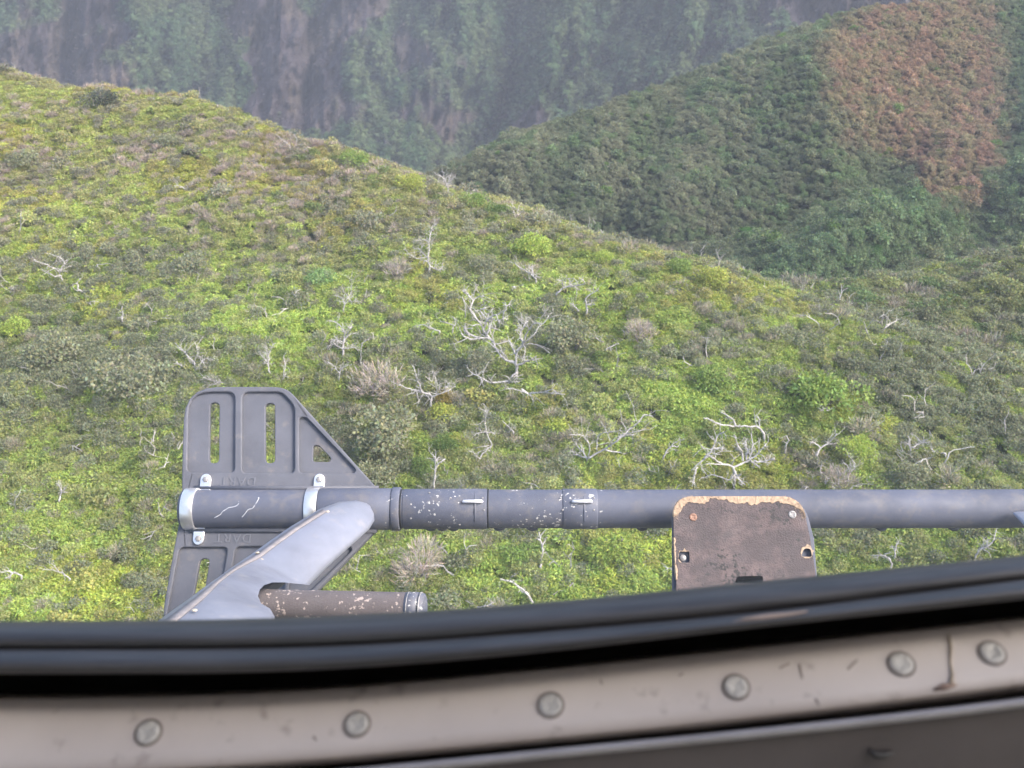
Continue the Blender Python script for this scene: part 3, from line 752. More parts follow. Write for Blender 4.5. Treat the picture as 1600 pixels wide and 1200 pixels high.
# ------------------------------------------------------------------ single shrubs and trees that stand out
ind_r = np.random.default_rng(77)
BUSH = {'round': [plant_mesh('round_crown', ind_r, 2200, 11, 0.95, 0.10, 0.62, 'leaf', M_LEAF, 0.62, 0.26) for _ in range(3)],
        'low': [plant_mesh('low_crown', ind_r, 2000, 12, 0.55, 0.13, 0.5, 'leaf', M_LEAF, 0.7, 0.26) for _ in range(3)],
        'fern': [plant_mesh('fern_crown', ind_r, 1800, 12, 0.35, 0.19, 0.3, 'fern', M_LEAF, 0.75, 0.35) for _ in range(2)],
        'twig': [plant_mesh('twig_crown', ind_r, 900, 10, 0.9, 0.36, 0.05, 'twig', M_TWIG, 0.6, 0.3) for _ in range(2)]}
def stem_mesh(r, h):
    ps = []
    for k in range(4):
        a = r.uniform(0, 6.28); e = np.array([math.cos(a) * 0.35, math.sin(a) * 0.35, h])
        q = refine([np.array([0, 0, -0.3]), e * 0.5 + r.normal(0, 0.04, 3), e], r, 0.015, 3)
        ps.append(tube(q, np.linspace(0.07, 0.025, len(q)), 5))
    V, Fc = merge(ps); me = bpy.data.meshes.new('stem'); me.from_pydata(V.tolist(), [], Fc); me.update(); me.materials.append(M_STEM); return me
STEMS = [stem_mesh(ind_r, 0.55) for _ in range(3)]

def surf_point(surface, u, v):
    if surface == 'hill': return hill_point(u, v)
    pts, uv = {'mid': (mid_p, mid_uv), 'ridge': (ridge_p, ridge_uv), 'cliff': (cliff_p, cliff_uv)}[surface]
    d = (uv[0] - u) ** 2 + (uv[1] - v) ** 2; k = np.unravel_index(np.argmin(d), d.shape)
    return pts[k]

def plant(name, cat, surface, u, v, rpx, form, tint, label, group, squash=1.0):
    bp = surf_point(surface, u, v + rpx * 0.5); Z = float(bp @ F_); s = rpx * Z / FPX * 0.95
    root = empty(name, tuple(bp)); tag(root, label, cat, group)
    root.rotation_euler = (0, 0, ind_r.uniform(0, 6.28)); root.scale = (s, s, s * squash)
    me = BUSH[form][ind_r.integers(0, len(BUSH[form]))]
    c = link('foliage' if cat == 'shrub' else 'crown', me, None, root); c['tint'] = tuple(map(float, tint)); c.location = (0, 0, 0.12)
    link('stem' if cat == 'shrub' else 'trunk', STEMS[ind_r.integers(0, 3)], None, root)
    return root
LIME = (0.33, 0.42, 0.09); YEL = (0.35, 0.39, 0.09); GRN = (0.22, 0.31, 0.08); GRY = (0.25, 0.265, 0.165); DRK = (0.14, 0.21, 0.06); DRY = (0.36, 0.315, 0.28); BLU = (0.24, 0.36, 0.14)
SH = 'shrubs that stand out on the hillside'
for a in [
 ('hill', 832, 372, 34, 'low', LIME, 'wide rounded lime bush just below the hill crest'),
 ('hill', 944, 406, 17, 'round', LIME, 'small bright lime ball of a bush near the crest'),
 ('hill', 893, 525, 44, 'round', GRY, 'round grey green bush right of the largest dead tree'),
 ('hill', 800, 462, 22, 'fern', (0.33, 0.47, 0.04), 'brightest lime fern tuft above the largest dead tree'),
 ('hill', 786, 482, 14, 'fern', (0.38, 0.48, 0.04), 'small yellow lime fern tuft beside a short pale stem'),
 ('hill', 1285, 605, 60, 'low', GRN, 'wide dark green shrub right of centre with shaded underside'),
 ('hill', 1335, 700, 34, 'round', LIME, 'round lime bush above the skid right of the worn step'),
 ('hill', 1378, 650, 30, 'fern', YEL, 'yellow green fern mound above the round lime bush'),
 ('hill', 1485, 572, 26, 'fern', LIME, 'flat bright lime shrub at the right where the slopes meet'),
 ('hill', 160, 158, 32, 'low', (0.12, 0.13, 0.095), 'dark grey bush on the left part of the crest'),
 ('hill', 265, 218, 24, 'low', GRY, 'grey bush on the upper slope under the crest'),
 ('hill', 40, 250, 26, 'low', GRY, 'grey green bush at the far left of the upper slope'),
 ('hill', 610, 680, 62, 'round', GRY, 'large grey green bush right of the slotted plate top'),
 ('hill', 590, 745, 40, 'round', GRY, 'grey green bush touching the slanting edge of the slotted plate'),
 ('hill', 700, 700, 26, 'round', DRK, 'dark green shrub behind the upright grey trunk'),
 ('hill', 660, 735, 24, 'round', DRK, 'small dark shrub left of the upright grey trunk'),
 ('hill', 497, 420, 30, 'fern', BLU, 'blue green fern patch among the lime ferns'),
 ('hill', 590, 600, 44, 'twig', DRY, 'grey brown leafless bush above the slotted plate right end'),
 ('hill', 660, 880, 50, 'twig', DRY, 'pale leafless brush between step tube and skid'),
 ('hill', 745, 560, 34, 'round', GRY, 'grey bush left of the largest dead tree trunk'),
 ('hill', 690, 640, 26, 'low', YEL, 'yellowish low bush below the wide V dead tree'),
 ('hill', 720, 695, 22, 'low', YEL, 'yellow green bush left of the thin twisted tree'),
 ('hill', 690, 610, 22, 'low', (0.30, 0.25, 0.07), 'amber tinged bush in the wide V dead tree'),
 ('hill', 755, 405, 26, 'round', GRY, 'grey shrub under the wide rounded lime bush'),
 ('hill', 620, 425, 26, 'twig', DRY, 'grey twiggy bush left of the high branching dead tree'),
 ('hill', 300, 405, 34, 'low', GRY, 'grey green shrub above the lime ferns at left'),
 ('hill', 555, 250, 26, 'round', GRN, 'green bush on the crest left of the bare twiggy tree'),
 ('hill', 640, 288, 26, 'round', YEL, 'light green bush on the upper slope near the crest'),
 ('hill', 738, 298, 27, 'round', GRN, 'flat topped green bush on the crest skyline'),
 ('hill', 775, 322, 22, 'round', DRK, 'dark bush on the crest right of the flat topped one'),
 ('hill', 1110, 436, 30, 'round', YEL, 'yellow green bush on the descending crest'),
 ('hill', 1060, 422, 24, 'round', GRN, 'small green bush on the descending crest'),
 ('hill', 1000, 520, 30, 'twig', DRY, 'grey brush right of the round grey bush'),
 ('hill', 1120, 590, 36, 'low', GRN, 'green shrub above the level dead trunk'),
 ('hill', 1310, 745, 32, 'twig', DRY, 'grey dead brush below the round lime bush'),
 ('hill', 1420, 740, 34, 'round', GRY, 'grey shrub just above the skid at right'),
 ('hill', 930, 720, 24, 'low', LIME, 'lime shrub under the long limbed dead tree'),
 ('hill', 960, 850, 44, 'fern', LIME, 'bright fern mound between skid and window edge'),
 ('hill', 820, 850, 34, 'fern', GRN, 'green fern mound below the skid left of the white trunk'),
 ('hill', 30, 520, 26, 'low', LIME, 'lime shrub at the far left edge of the slope'),
 ('hill', 200, 600, 60, 'round', GRY, 'broad grey green bush left of the slotted plate corner'),
 ('hill', 90, 560, 46, 'round', GRY, 'grey green bush at left among grey shrubs'),
]: plant('shrub', 'shrub', a[0], a[1], a[2], a[3], a[4], a[5], a[6], SH)
TG = 'green trees in the valley'
for a in [
 ('mid', 1346, 436, 17, 'low', (0.17, 0.22, 0.03), 'flat crowned yellow green tree on the valley skyline'),
 ('mid', 1322, 446, 10, 'low', (0.18, 0.24, 0.035), 'small yellow green tree left of the flat crowned one'),
 ('mid', 1442, 474, 12, 'low', (0.24, 0.25, 0.03), 'bright yellow green bush on the lower slope'),
 ('mid', 1420, 440, 16, 'low', (0.10, 0.19, 0.045), 'green tree on the skyline right of the flat crowned one'),
 ('mid', 1475, 440, 18, 'low', (0.10, 0.18, 0.045), 'green tree with wide crown on the lower slope skyline'),
 ('ridge', 1430, 404, 14, 'round', (0.10, 0.24, 0.045), 'bright green tree low on the valley ridge'),
 ('ridge', 1360, 398, 17, 'round', (0.07, 0.16, 0.045), 'green tree left of the bright one in the gully'),
 ('ridge', 1166, 361, 10, 'low', (0.09, 0.24, 0.045), 'lone bright green tree in the middle of the ridge gully'),
 ('ridge', 1138, 374, 10, 'low', (0.08, 0.20, 0.04), 'small bright tree left of the lone one in the gully'),
 ('ridge', 1510, 378, 18, 'round', (0.10, 0.17, 0.04), 'olive green tree below the reddish patch'),
 ('ridge', 1500, 282, 15, 'low', (0.15, 0.17, 0.03), 'yellow olive bush at the foot of the reddish patch'),
 ('ridge', 1382, 232, 9, 'low', (0.18, 0.22, 0.03), 'yellow bush on the left rim of the reddish patch'),
 ('ridge', 1575, 360, 20, 'round', (0.06, 0.14, 0.04), 'deep green tree at the right edge of the valley'),
 ('ridge', 1410, 290, 20, 'round', (0.05, 0.09, 0.035), 'dark round tree under the left rim of the reddish patch'),
 ('ridge', 1470, 330, 22, 'round', (0.05, 0.10, 0.04), 'dark green tree just under the reddish patch'),
 ('ridge', 1005, 250, 8, 'low', (0.12, 0.18, 0.04), 'small light green tree on the open face of the ridge'),
 ('cliff', 862, 102, 9, 'round', (0.16, 0.26, 0.10), 'pale green tree on the far cliff right of the dark groove'),
 ('cliff', 262, 30, 8, 'low', (0.30, 0.34, 0.18), 'pale tree at the top edge on the far cliff spur'),
]: plant('tree', 'tree', a[0], a[1], a[2], a[3], a[4], a[5], a[6], TG, 0.9)

# ------------------------------------------------------------------ helicopter: skid gear and door window
HP = rad(72.0)                                   # the bank of the machine: its level plane seen from 72 degrees above along the view axis
sP, cP = math.sin(HP), math.cos(HP)
o_ax = cP * F_ + sP * U_; w_ax = -sP * F_ + cP * U_
HORG = np.array([0.0, 2.35 * (cP - 195 / FPX * sP), 2.35 * (-sP - 195 / FPX * cP)])          # middle of the skid tube in machine axes (along, outboard, up) seen from the eye
org_w = HORG[0] * R_ + HORG[1] * o_ax + HORG[2] * w_ax
heli = bpy.data.objects.new('helicopter', None); C.objects.link(heli)
heli.matrix_world = Matrix(((R_[0], o_ax[0], w_ax[0], org_w[0]), (R_[1], o_ax[1], w_ax[1], org_w[1]), (R_[2], o_ax[2], w_ax[2], org_w[2]), (0, 0, 0, 1)))
tag(heli, 'helicopter with worn blue grey landing skid below its door window', 'helicopter')

def Hd(u, v, Z):
    """machine coordinates of a sight line at depth Z"""
    u = np.asarray(u, float); v = np.asarray(v, float); Z = np.asarray(Z, float) + 0 * u
    px = (u - 800) / FPX; py = (600 - v) / FPX
    return np.stack([Z * px, Z * (cP + py * sP), Z * (-sP + py * cP)], -1) - HORG
def Hw(u, v, w):
    """machine coordinates where a sight line meets the level w above the skid axis"""
    v = np.asarray(v, float); py = (600 - v) / FPX
    return Hd(u, v, (w + HORG[2]) / (-sP + py * cP))

# ---- paints
def paint(name, base, chip, region=None, rough=0.45, chips=True, dirt=(0.22, 0.19, 0.17), grit=0.0, dlo=0.56, cthr=0.99):
    m, nt, b = mat(name); co = objco(nt)
    sx = N(nt, 'ShaderNodeSeparateXYZ'); nt.links.new(co, sx.inputs[0])
    tone = ramp(nt, noise(nt, co, 9, 5, 0.6), [(0.3, tuple(c * 0.82 for c in base)), (0.7, tuple(c * 1.18 for c in base))])
    dm = ramp(nt, noise(nt, co, 22, 6, 0.7), [(dlo, (0, 0, 0)), (dlo + 0.16, (0.55, 0.55, 0.55))])
    col = mixc(nt, dm, tone, dirt)
    if chips:
        n1 = noise(nt, co, 115, 5, 0.62); n2 = noise(nt, co, 14, 3, 0.6)
        s = math_(nt, 'ADD', n1, math_(nt, 'MULTIPLY', n2, 0.55))
        if region:
            a = math_(nt, 'GREATER_THAN', sx.outputs[0], region[0]); b2 = math_(nt, 'LESS_THAN', sx.outputs[0], region[1])
            k = math_(nt, 'MULTIPLY', a, b2); s = math_(nt, 'ADD', s, math_(nt, 'MULTIPLY', math_(nt, 'SUBTRACT', k, 1.0), 0.14))
        cm = math_(nt, 'GREATER_THAN', s, cthr)
        col = mixc(nt, cm, col, chip)
    nt.links.new(col, b.inputs['Base Color'])
    rr = ramp(nt, noise(nt, co, 30, 4), [(0.3, (rough * 0.8,) * 3), (0.7, (min(1, rough * 1.3),) * 3)])
    nt.links.new(rr, b.inputs['Roughness'])
    bump(nt, b, noise(nt, co, 260 if grit else 60, 3), 0.25 + grit, 0.0012 if grit else 0.0006)
    return m
BLUEGREY = (0.092, 0.099, 0.134)
M_SKID = paint('skid_paint', BLUEGREY, (0.55, 0.53, 0.50), (-0.30, 0.21), rough=0.6, dirt=(0.17, 0.155, 0.15), dlo=0.50, cthr=0.955)
M_PAW = paint('paw_plastic', (0.100, 0.102, 0.122), (0.3, 0.3, 0.3), rough=0.62, chips=False)
M_FAIR = paint('fairing_paint', (0.185, 0.194, 0.240), (0.55, 0.47, 0.36), rough=0.35, chips=False, dirt=(0.30, 0.28, 0.27))
M_GRIT = paint('grit_coat', (0.125, 0.105, 0.105), (0.42, 0.34, 0.30), rough=0.9, chips=True, cthr=0.90, dirt=(0.16, 0.15, 0.15), grit=0.9)
M_STEP = paint('step_coat', (0.140, 0.104, 0.100), (0.05, 0.045, 0.045), rough=0.95, chips=True, dirt=(0.045, 0.042, 0.046), grit=1.6, dlo=0.38, cthr=0.90)
def plain(name, c, rough=0.5, metal=0.0, var=0.25, scale=30):
    m, nt, b = mat(name); co = objco(nt)
    nt.links.new(ramp(nt, noise(nt, co, scale, 5, 0.65), [(0.3, tuple(x * (1 - var) for x in c)), (0.7, tuple(min(1, x * (1 + var)) for x in c))]), b.inputs['Base Color'])
    b.inputs['Roughness'].default_value = rough; b.inputs['Metallic'].default_value = metal
    bump(nt, b, noise(nt, co, scale * 4, 4), 0.15, 0.0005)
    return m
M_STEEL = plain('clamp_steel', (0.84, 0.83, 0.83), 0.36, 0.85, 0.10)
M_WORN = plain('worn_fibre', (0.40, 0.29, 0.20), 0.95, 0, 0.4, 120)
M_RUST = plain('screw_brown', (0.30, 0.17, 0.12), 0.6, 0.3, 0.3, 200)
M_ZINC = plain('screw_zinc', (0.30, 0.285, 0.28), 0.5, 0.3, 0.3, 200)
M_TAN = plain('rivet_tan', (0.50, 0.42, 0.32), 0.6, 0, 0.2, 120)
M_BLACK = plain('plain_black', (0.016, 0.016, 0.018), 0.55, 0, 0.3, 60)
M_RECESS_SHADE = plain('painted_recess_shade', (0.008, 0.008, 0.008), 1.0); M_RECESS_SHADE.node_tree.nodes['Principled BSDF'].inputs['Specular IOR Level'].default_value = 0.0  # near-black that stands in for shade under the seal and in the slot
M_WHITE = plain('stud_white', (0.66, 0.66, 0.70), 0.5, 0, 0.15, 90)
M_LETTER = plain('moulded_letter', (0.125, 0.128, 0.150), 0.6, 0, 0.15, 90)

def prism(bm, outer, holes, z0, z1):
    """outline with holes between two levels; outline in (x, y)"""
    es = []
    for loop in [outer] + holes:
        vs_ = [bm.verts.new((q[0], q[1], z0)) for q in loop]
        es += [bm.edges.new((vs_[i], vs_[(i + 1) % len(vs_)])) for i in range(len(vs_))]
    g_ = bmesh.ops.triangle_fill(bm, use_beauty=True, use_dissolve=False, edges=es)
    fs = [f for f in g_['geom'] if isinstance(f, bmesh.types.BMFace)]
    ex = bmesh.ops.extrude_face_region(bm, geom=fs)
    for w in ex['geom']:
        if isinstance(w, bmesh.types.BMVert): w.co.z = z1

def rounded(poly, r, n=5):
    """round the corners of a polygon"""
    out = []; m_ = len(poly); poly = [np.asarray(q, float) for q in poly]
    r = r if isinstance(r, (list, tuple)) else [r] * m_
    for i in range(m_):
        a, b_, c = poly[i - 1], poly[i], poly[(i + 1) % m_]
        d1, d2 = a - b_, c - b_; l1, l2 = np.linalg.norm(d1), np.linalg.norm(d2)
        rr = min(r[i], l1 * 0.49, l2 * 0.49); s_, e = b_ + d1 / l1 * rr, b_ + d2 / l2 * rr
        for k in range(n + 1):
            t = k / n; out.append((1 - t) ** 2 * s_ + 2 * t * (1 - t) * b_ + t * t * e)
    return out

def bevel(o, w, seg=2, ang=40):
    md = o.modifiers.new('edge', 'BEVEL'); md.width = w; md.segments = seg; md.limit_method = 'ANGLE'; md.angle_limit = rad(ang); return o

def disc(name, centre, normal, r, h, mat_, parent, dome=0.5, cross=False, seg=20):
    """screw or rivet head: a low dome with a chamfer, optional cross recess"""
    n = unit(np.asarray(normal, float)); a = unit(np.cross(n, [0.31, 0.22, 0.9])); b_ = np.cross(n, a)
    prof = [(1.0, 0), (1.0, h * 0.35), (0.88, h * 0.7), (0.6, h * (0.7 + 0.3 * dome)), (0.28, h * 0.98)]
    V = []; Fc = []
    for rr, hh in prof:
        for k in range(seg):
            t = 2 * math.pi * k / seg; rad_ = rr * r
            dep = 0
            if cross and rr < 0.7:
                dep = h * 0.45 * (abs(math.sin(2 * t)) < 0.45) if rr > 0.3 else h * 0.45
            V.append(centre + (a * math.cos(t) + b_ * math.sin(t)) * rad_ + n * (hh - dep))
    for i in range(len(prof) - 1):
        for k in range(seg):
            k2 = (k + 1) % seg; Fc.append((i * seg + k, i * seg + k2, (i + 1) * seg + k2, (i + 1) * seg + k))
    Fc.append(tuple((len(prof) - 1) * seg + k for k in range(seg)))
    return obj(name, V, Fc, mat_, parent, False)

TR = 0.0450                                      # skid tube radius
def skid_w(x): return np.where(x > 0.95, (x - 0.95) ** 2 * 0.075, 0.0) + np.where(x < -0.2, -0.002, 0.0)
def ax(u): return float(Hd(u, 795, 2.35)[0])
x0 = ax(284); xs_ = np.concatenate([[x0, x0 + 0.002, x0 + 0.008], np.linspace(x0 + 0.02, 2.4, 60)])
radii = np.concatenate([[TR * 0.80, TR * 0.93, TR * 1.0], np.full(60, TR)])
V, Fc = tube(np.stack([xs_, 0 * xs_, skid_w(xs_)], 1), radii, 40)
skid = obj('landing_skid', V, Fc, M_SKID, heli, True)
def band(name, xa, xb, r, mat_, parent, seg=40, ends=0.002):
    X = np.array([xa, xa + 1e-4, xa + ends, xb - ends, xb - 1e-4, xb]); Rr = np.array([TR * 0.98, r - ends * 0.5, r, r, r - ends * 0.5, TR * 0.98])
    v_, f_ = tube(np.stack([X, 0 * X, skid_w(X)], 1), Rr, seg); return obj(name, v_, f_, mat_, parent, True)
band('socket', ax(500), ax(613), TR + 0.0035, M_SKID, skid)
band('collar', ax(613), ax(626), TR + 0.006, M_SKID, skid)
band('seam_ring', ax(626.5), ax(629), TR + 0.0012, M_BLACK, skid, ends=0.0003)
band('wear_sleeve', ax(631), ax(761), TR + 0.0020, M_SKID, skid)
band('seam_ring', ax(762), ax(764), TR + 0.0012, M_BLACK, skid, ends=0.0003)
band('wear_sleeve', ax(878), ax(932), TR + 0.0020, M_SKID, skid)
# white studs with a stem, two of them, and a row of small rivet heads
def tpoint(u, v, dr=0.0):
    """a point on the tube skin that the sight line through u,v meets"""
    x = ax(u); cen = np.array([x, 0, float(skid_w(np.array(x)))])
    e = -HORG; d = Hd(u, v, 1.0) + HORG
    oc = (e - cen)[1:]; dd = d[1:]; A = dd @ dd; B = 2 * oc @ dd; Cc = oc @ oc - (TR + dr) ** 2
    disc_ = B * B - 4 * A * Cc
    t = -B / (2 * A) if disc_ < 0 else (-B - math.sqrt(disc_)) / (2 * A)
    q = e + d * t; nrm = np.array([0, *(q - cen)[1:]]); return q, unit(nrm)
for u in (738, 909):
    q0, n0 = tpoint(u - 15, 784.5, 0.003); q1, n1 = tpoint(u + 16, 784, 0.003)
    v_, f_ = tube(np.array([q0, q0 * 0.97 + q1 * 0.03 + n0 * 0.0035, q0 * 0.03 + q1 * 0.97 + n0 * 0.0035, q1]), [0.0022, 0.0042, 0.0042, 0.0022], 10)
    st = obj('stud_bar', v_, f_, M_WHITE, skid, True)
    qs_ = [tpoint(u + 4, y_, 0.0015)[0] for y_ in (769, 776, 788, 800, 812, 822)]
    v_, f_ = tube(np.array(qs_), [0.001, 0.0018, 0.0028, 0.0028, 0.002, 0.001], 8); obj('weld_bead', v_, f_, M_SKID, skid, True)
for u, v in [(642, 788), (642, 810), (671, 770), (704, 778), (754, 778), (756, 797), (718, 820), (876, 778), (879, 797), (928, 778), (928, 797)]:
    q, n = tpoint(u, v, 0.0018); disc('rivet', q, n, 0.0024, 0.0016, M_ZINC, skid, seg=10)
rc = np.random.default_rng(5)
for u in (672, 690, 708, 780, 832, 1005, 1383, 1497):
    x = ax(u); w_ = float(skid_w(np.array(x)))
    V, Fc = tube(np.array([[x, -TR * 0.62, w_ - TR * 0.70], [x, -TR * 0.72, w_ - TR * 0.92], [x, -TR * 0.75, w_ - TR * 0.98]]), [0.017, 0.016, 0.010], 16)
    obj('wear_pad', V, Fc, M_SKID, skid, True)
# scratches in the paint near the tail
for line in ([(345, 803), (352, 796), (370, 790), (373, 783)], [(378, 808), (388, 797), (396, 793), (404, 780), (403, 778)], [(335, 809), (345, 803)]):
    q = np.array([tpoint(a, c, 0.0006)[0] for a, c in line]); q = refine(q, rc, 0.0008, 3)
    v_, f_ = tube(q, np.full(len(q), 0.0007), 4); obj('scratch', v_, f_, M_WHITE, skid)
V, Fc = tube(np.array([[ax(500), 0.005, TR - 0.001], [ax(506), 0.005, TR + 0.004], [ax(612), 0.005, TR + 0.003], [ax(618), 0.005, TR - 0.001]]), [0.004, 0.009, 0.009, 0.004], 10)

# ---- slotted plate under the tail of the skid
PW = -0.006                                       # level of the top of the plate
def pw(pix): return [Hw(a, c, PW)[:2] for a, c in pix]
top = pw([(284, 792), (284, 735), (288, 604), (447, 604), (594, 768), (612, 792)])
top[0][1] = 0; top[-1][1] = 0; 
def mirr(l): return [np.array([q[0], -q[1]]) for q in l]
half = rounded(top, [0, 0.0, 0.085, 0.03, 0.0, 0])
half = [q for i, q in enumerate(half)]
outline = []
for q in half + mirr(half)[::-1]:
    if not outline or np.linalg.norm(outline[-1] - q) > 1e-4: outline.append(q)
if np.linalg.norm(outline[0] - outline[-1]) < 1e-4: outline.pop()
pock = [rounded(pw([(292, 738), (294, 612), (367, 612), (366, 738)]), [0.012, 0.075, 0.02, 0.012]),
        rounded(pw([(378, 739), (378, 612), (440, 612), (460, 634), (460, 739)]), [0.012, 0.02, 0.014, 0.014, 0.012]),
        rounded(pw([(467, 739), (467, 652), (478, 651), (556, 733), (553, 739)]), [0.012, 0.012, 0.02, 0.012, 0.008])]
slot = [rounded(pw([(325, 722), (326, 627), (341, 627), (340, 722)]), 0.013), rounded(pw([(413, 722), (413, 628), (428, 628), (428, 722)]), 0.013),
        rounded(pw([(487, 720), (488, 694), (497, 694), (516, 714), (514, 720)]), 0.008)]
bm = bmesh.new(); prism(bm, outline, slot + [mirr(s) for s in slot], PW - 0.022, PW - 0.010)
paw = bmobj('skid_plate', bm, M_PAW, heli); bevel(paw, 0.002)
bm = bmesh.new(); prism(bm, outline, pock + [mirr(s) for s in pock], PW - 0.0099, PW)
bevel(bmobj('rib_frame', bm, M_PAW, paw), 0.0035, 3)
# saddle half shells between plate and tube
for s in (1, -1):
    V, Fc = tube(np.array([[ax(300), s * 0.050, PW + 0.002], [ax(590), s * 0.050, PW + 0.002]]), [0.006, 0.006], 10); obj('tube_bead', V, Fc, M_PAW, paw, True)
def lettering(cx, cy, flip):
    cu = bpy.data.curves.new('lettering', 'FONT'); cu.body = 'DART'; cu.size = 0.030; cu.align_x = 'CENTER'; cu.align_y = 'CENTER'; cu.extrude = 0.0008; cu.space_character = 1.15
    t = bpy.data.objects.new('lettering_curve', cu); C.objects.link(t)
    dg = bpy.context.evaluated_depsgraph_get(); me = bpy.data.meshes.new_from_object(t.evaluated_get(dg)); bpy.data.objects.remove(t)
    me.materials.clear(); me.materials.append(M_LETTER)
    a = math.pi if flip else 0
    for w in me.vertices:
        x_, y_ = w.co.x, w.co.y; w.co = Vector((cx + x_ * math.cos(a) - y_ * math.sin(a), cy + x_ * math.sin(a) + y_ * math.cos(a), PW + 0.0009 + w.co.z))
    link('lettering', me, None, paw)
q = Hw(372, 752, PW); lettering(q[0], q[1], True)
lettering(q[0], -q[1], True)

# ---- steel clamps
def clamp(u0, u1, lug_u):
    xa, xb = ax(u0), ax(u1)
    cl = band('clamp', xa, xb, TR + 0.0042, M_STEEL, heli, ends=0.0012)
    for s in (1, -1):
        xc = ax(lug_u) if s > 0 else ax(lug_u) - 0.004
        y0 = s * 0.036; y1 = s * 0.082
        half_ = 0.0125
        pl = [np.array([xc - half_, y0]), np.array([xc + half_, y0])] + [np.array([xc + half_ * math.cos(t), (y1 - s * 0.012) + s * 0.014 * math.sin(t)]) for t in np.linspace(0, math.pi, 9)]
        bm = bmesh.new(); prism(bm, pl, [], PW + 0.0005, PW + 0.0065); bevel(bmobj('lug', bm, M_STEEL, cl), 0.001)
        disc('bolt', np.array([xc, s * 0.070, PW + 0.0065]), (0, 0, 1), 0.0075, 0.005, M_ZINC, cl, seg=6)
    return cl
clamp(290, 309, 317); clamp(480, 499, 496)

# ---- silver fairing of the rear cross tube
PAIRS = [((573, 786), (578, 790), None), ((556, 782), (584, 802), None), ((530, 784), (585, 813), None), ((500, 795), (577, 827), None), ((455, 822), (545, 856), None), ((420, 846), (512, 886), None),
         ((394, 865), (484, 914), None), ((382, 873), (464, 912), (473, 924)), ((370, 881), (444, 910), (463, 934)), ((360, 888), (426, 910), (455, 942)), ((352, 894), (413, 914), (448, 949)),
         ((344, 900), (406, 921), (442, 955)), ((335, 906), (403, 931), (436, 962)), ((325, 913), (408, 943), (430, 970)), ((314, 921), (422, 951), (424, 978)), ((300, 932), (429, 963), (429, 984)),
         ((270, 953), (428, 990), (426, 995)), ((240, 975), (410, 1015), (410, 1015)), ((190, 1011), (372, 1058), (372, 1058))]
NC = 22; rows = []; under = []
for i, (Lp, Rp, Rn) in enumerate(PAIRS):
    Rn = Rn or Rp
    dpt = np.interp(i, [0, 1, 2, 3, 5, 7, 18], [2.285, 2.265, 2.24, 2.20, 2.06, 1.96, 1.42])
    full = math.hypot(Rn[0] - Lp[0], Rn[1] - Lp[1]); part = math.hypot(Rp[0] - Lp[0], Rp[1] - Lp[1])
    thick = 0.42 * full * dpt / FPX
    A, B = [], []
    for k in range(NC + 1):
        s = k / NC; cf = s * min(1.0, part / full)
        prof = 1.7 * math.sqrt(max(cf, 0)) * math.sqrt(max(1 - cf, 0)) * (1.0 - 0.25 * cf)
        uu_, vv_ = Lp[0] + (Rp[0] - Lp[0]) * s, Lp[1] + (Rp[1] - Lp[1]) * s
        A.append(Hd(uu_, vv_, dpt - thick * prof)); B.append(Hd(uu_, vv_, dpt - thick * prof + 0.003 + thick * 0.5 * (prof if part == full else prof * 0.6)))
    rows.append(A); under.append(B)
G = np.array(rows); Ub = np.array(under); nr, ncol = G.shape[:2]
V = np.concatenate([G.reshape(-1, 3), Ub.reshape(-1, 3)]); off = nr * ncol; Fc = []
for i in range(nr - 1):
    for k in range(ncol - 1):
        a = i * ncol + k; Fc.append((a, a + 1, a + ncol + 1, a + ncol)); Fc.append((off + a, off + a + ncol, off + a + ncol + 1, off + a + 1))
    for k in (0, ncol - 1):
        a = i * ncol + k; Fc.append((a, a + ncol, off + a + ncol, off + a))
for k in range(ncol - 1):
    Fc.append((k, off + k, off + k + 1, k + 1)); a = (nr - 1) * ncol + k; Fc.append((a, a + 1, off + a + 1, off + a))
me = bpy.data.meshes.new('cross_tube_fairing'); me.from_pydata(V.tolist(), [], Fc); me.update()
bm = bmesh.new(); bm.from_mesh(me); bpy.data.meshes.remove(me)
fair = bmobj('cross_tube_fairing', bm, M_FAIR, heli, True)
es_ = fair.modifiers.new('crease', 'EDGE_SPLIT'); es_.split_angle = rad(50)
def fpoint(u, v):
    """nearest point of the fairing skin to a sight line, and its normal"""
    e = -HORG; d = unit(Hd(u, v, 1.0) + HORG)
    q = G.reshape(-1, 3) - e; dist = np.linalg.norm(q - (q @ d)[:, None] * d, axis=1); k = int(np.argmin(dist)); t = q[k] @ d
    i, j = divmod(k, ncol); i2, j2 = min(i + 1, nr - 1), min(j + 1, ncol - 1)
    n = np.cross(G[i2, j] - G[max(i - 1, 0), j], G[i, j2] - G[i, max(j - 1, 0)]); n = unit(n)
    if n @ d > 0: n = -n
    return e + d * t, n
for u, v in [(512, 799), (496, 806), (458, 827), (402, 863), (427, 859), (409, 874), (338, 910), (354, 914), (304, 953), (264, 964)]:
    q, n = fpoint(u, v); disc('fairing_rivet', q - n * 0.001, n, 0.0040, 0.0022, M_TAN, fair, seg=12)
# worn leading edge strip
st = []
for i in range(3, nr):
    for k in (1, 3):
        q = G[i, k]; n = unit(-(q + HORG)); st.append(q + n * 0.0022)
Fc = [(2 * i, 2 * i + 1, 2 * i + 3, 2 * i + 2) for i in range(len(st) // 2 - 1)]
strip = obj('leading_edge_tape', st, Fc, plain('edge_tape', (0.235, 0.21, 0.21), 0.6, 0, 0.25, 60), fair, True)
sm = strip.modifiers.new('thick', 'SOLIDIFY'); sm.thickness = 0.001
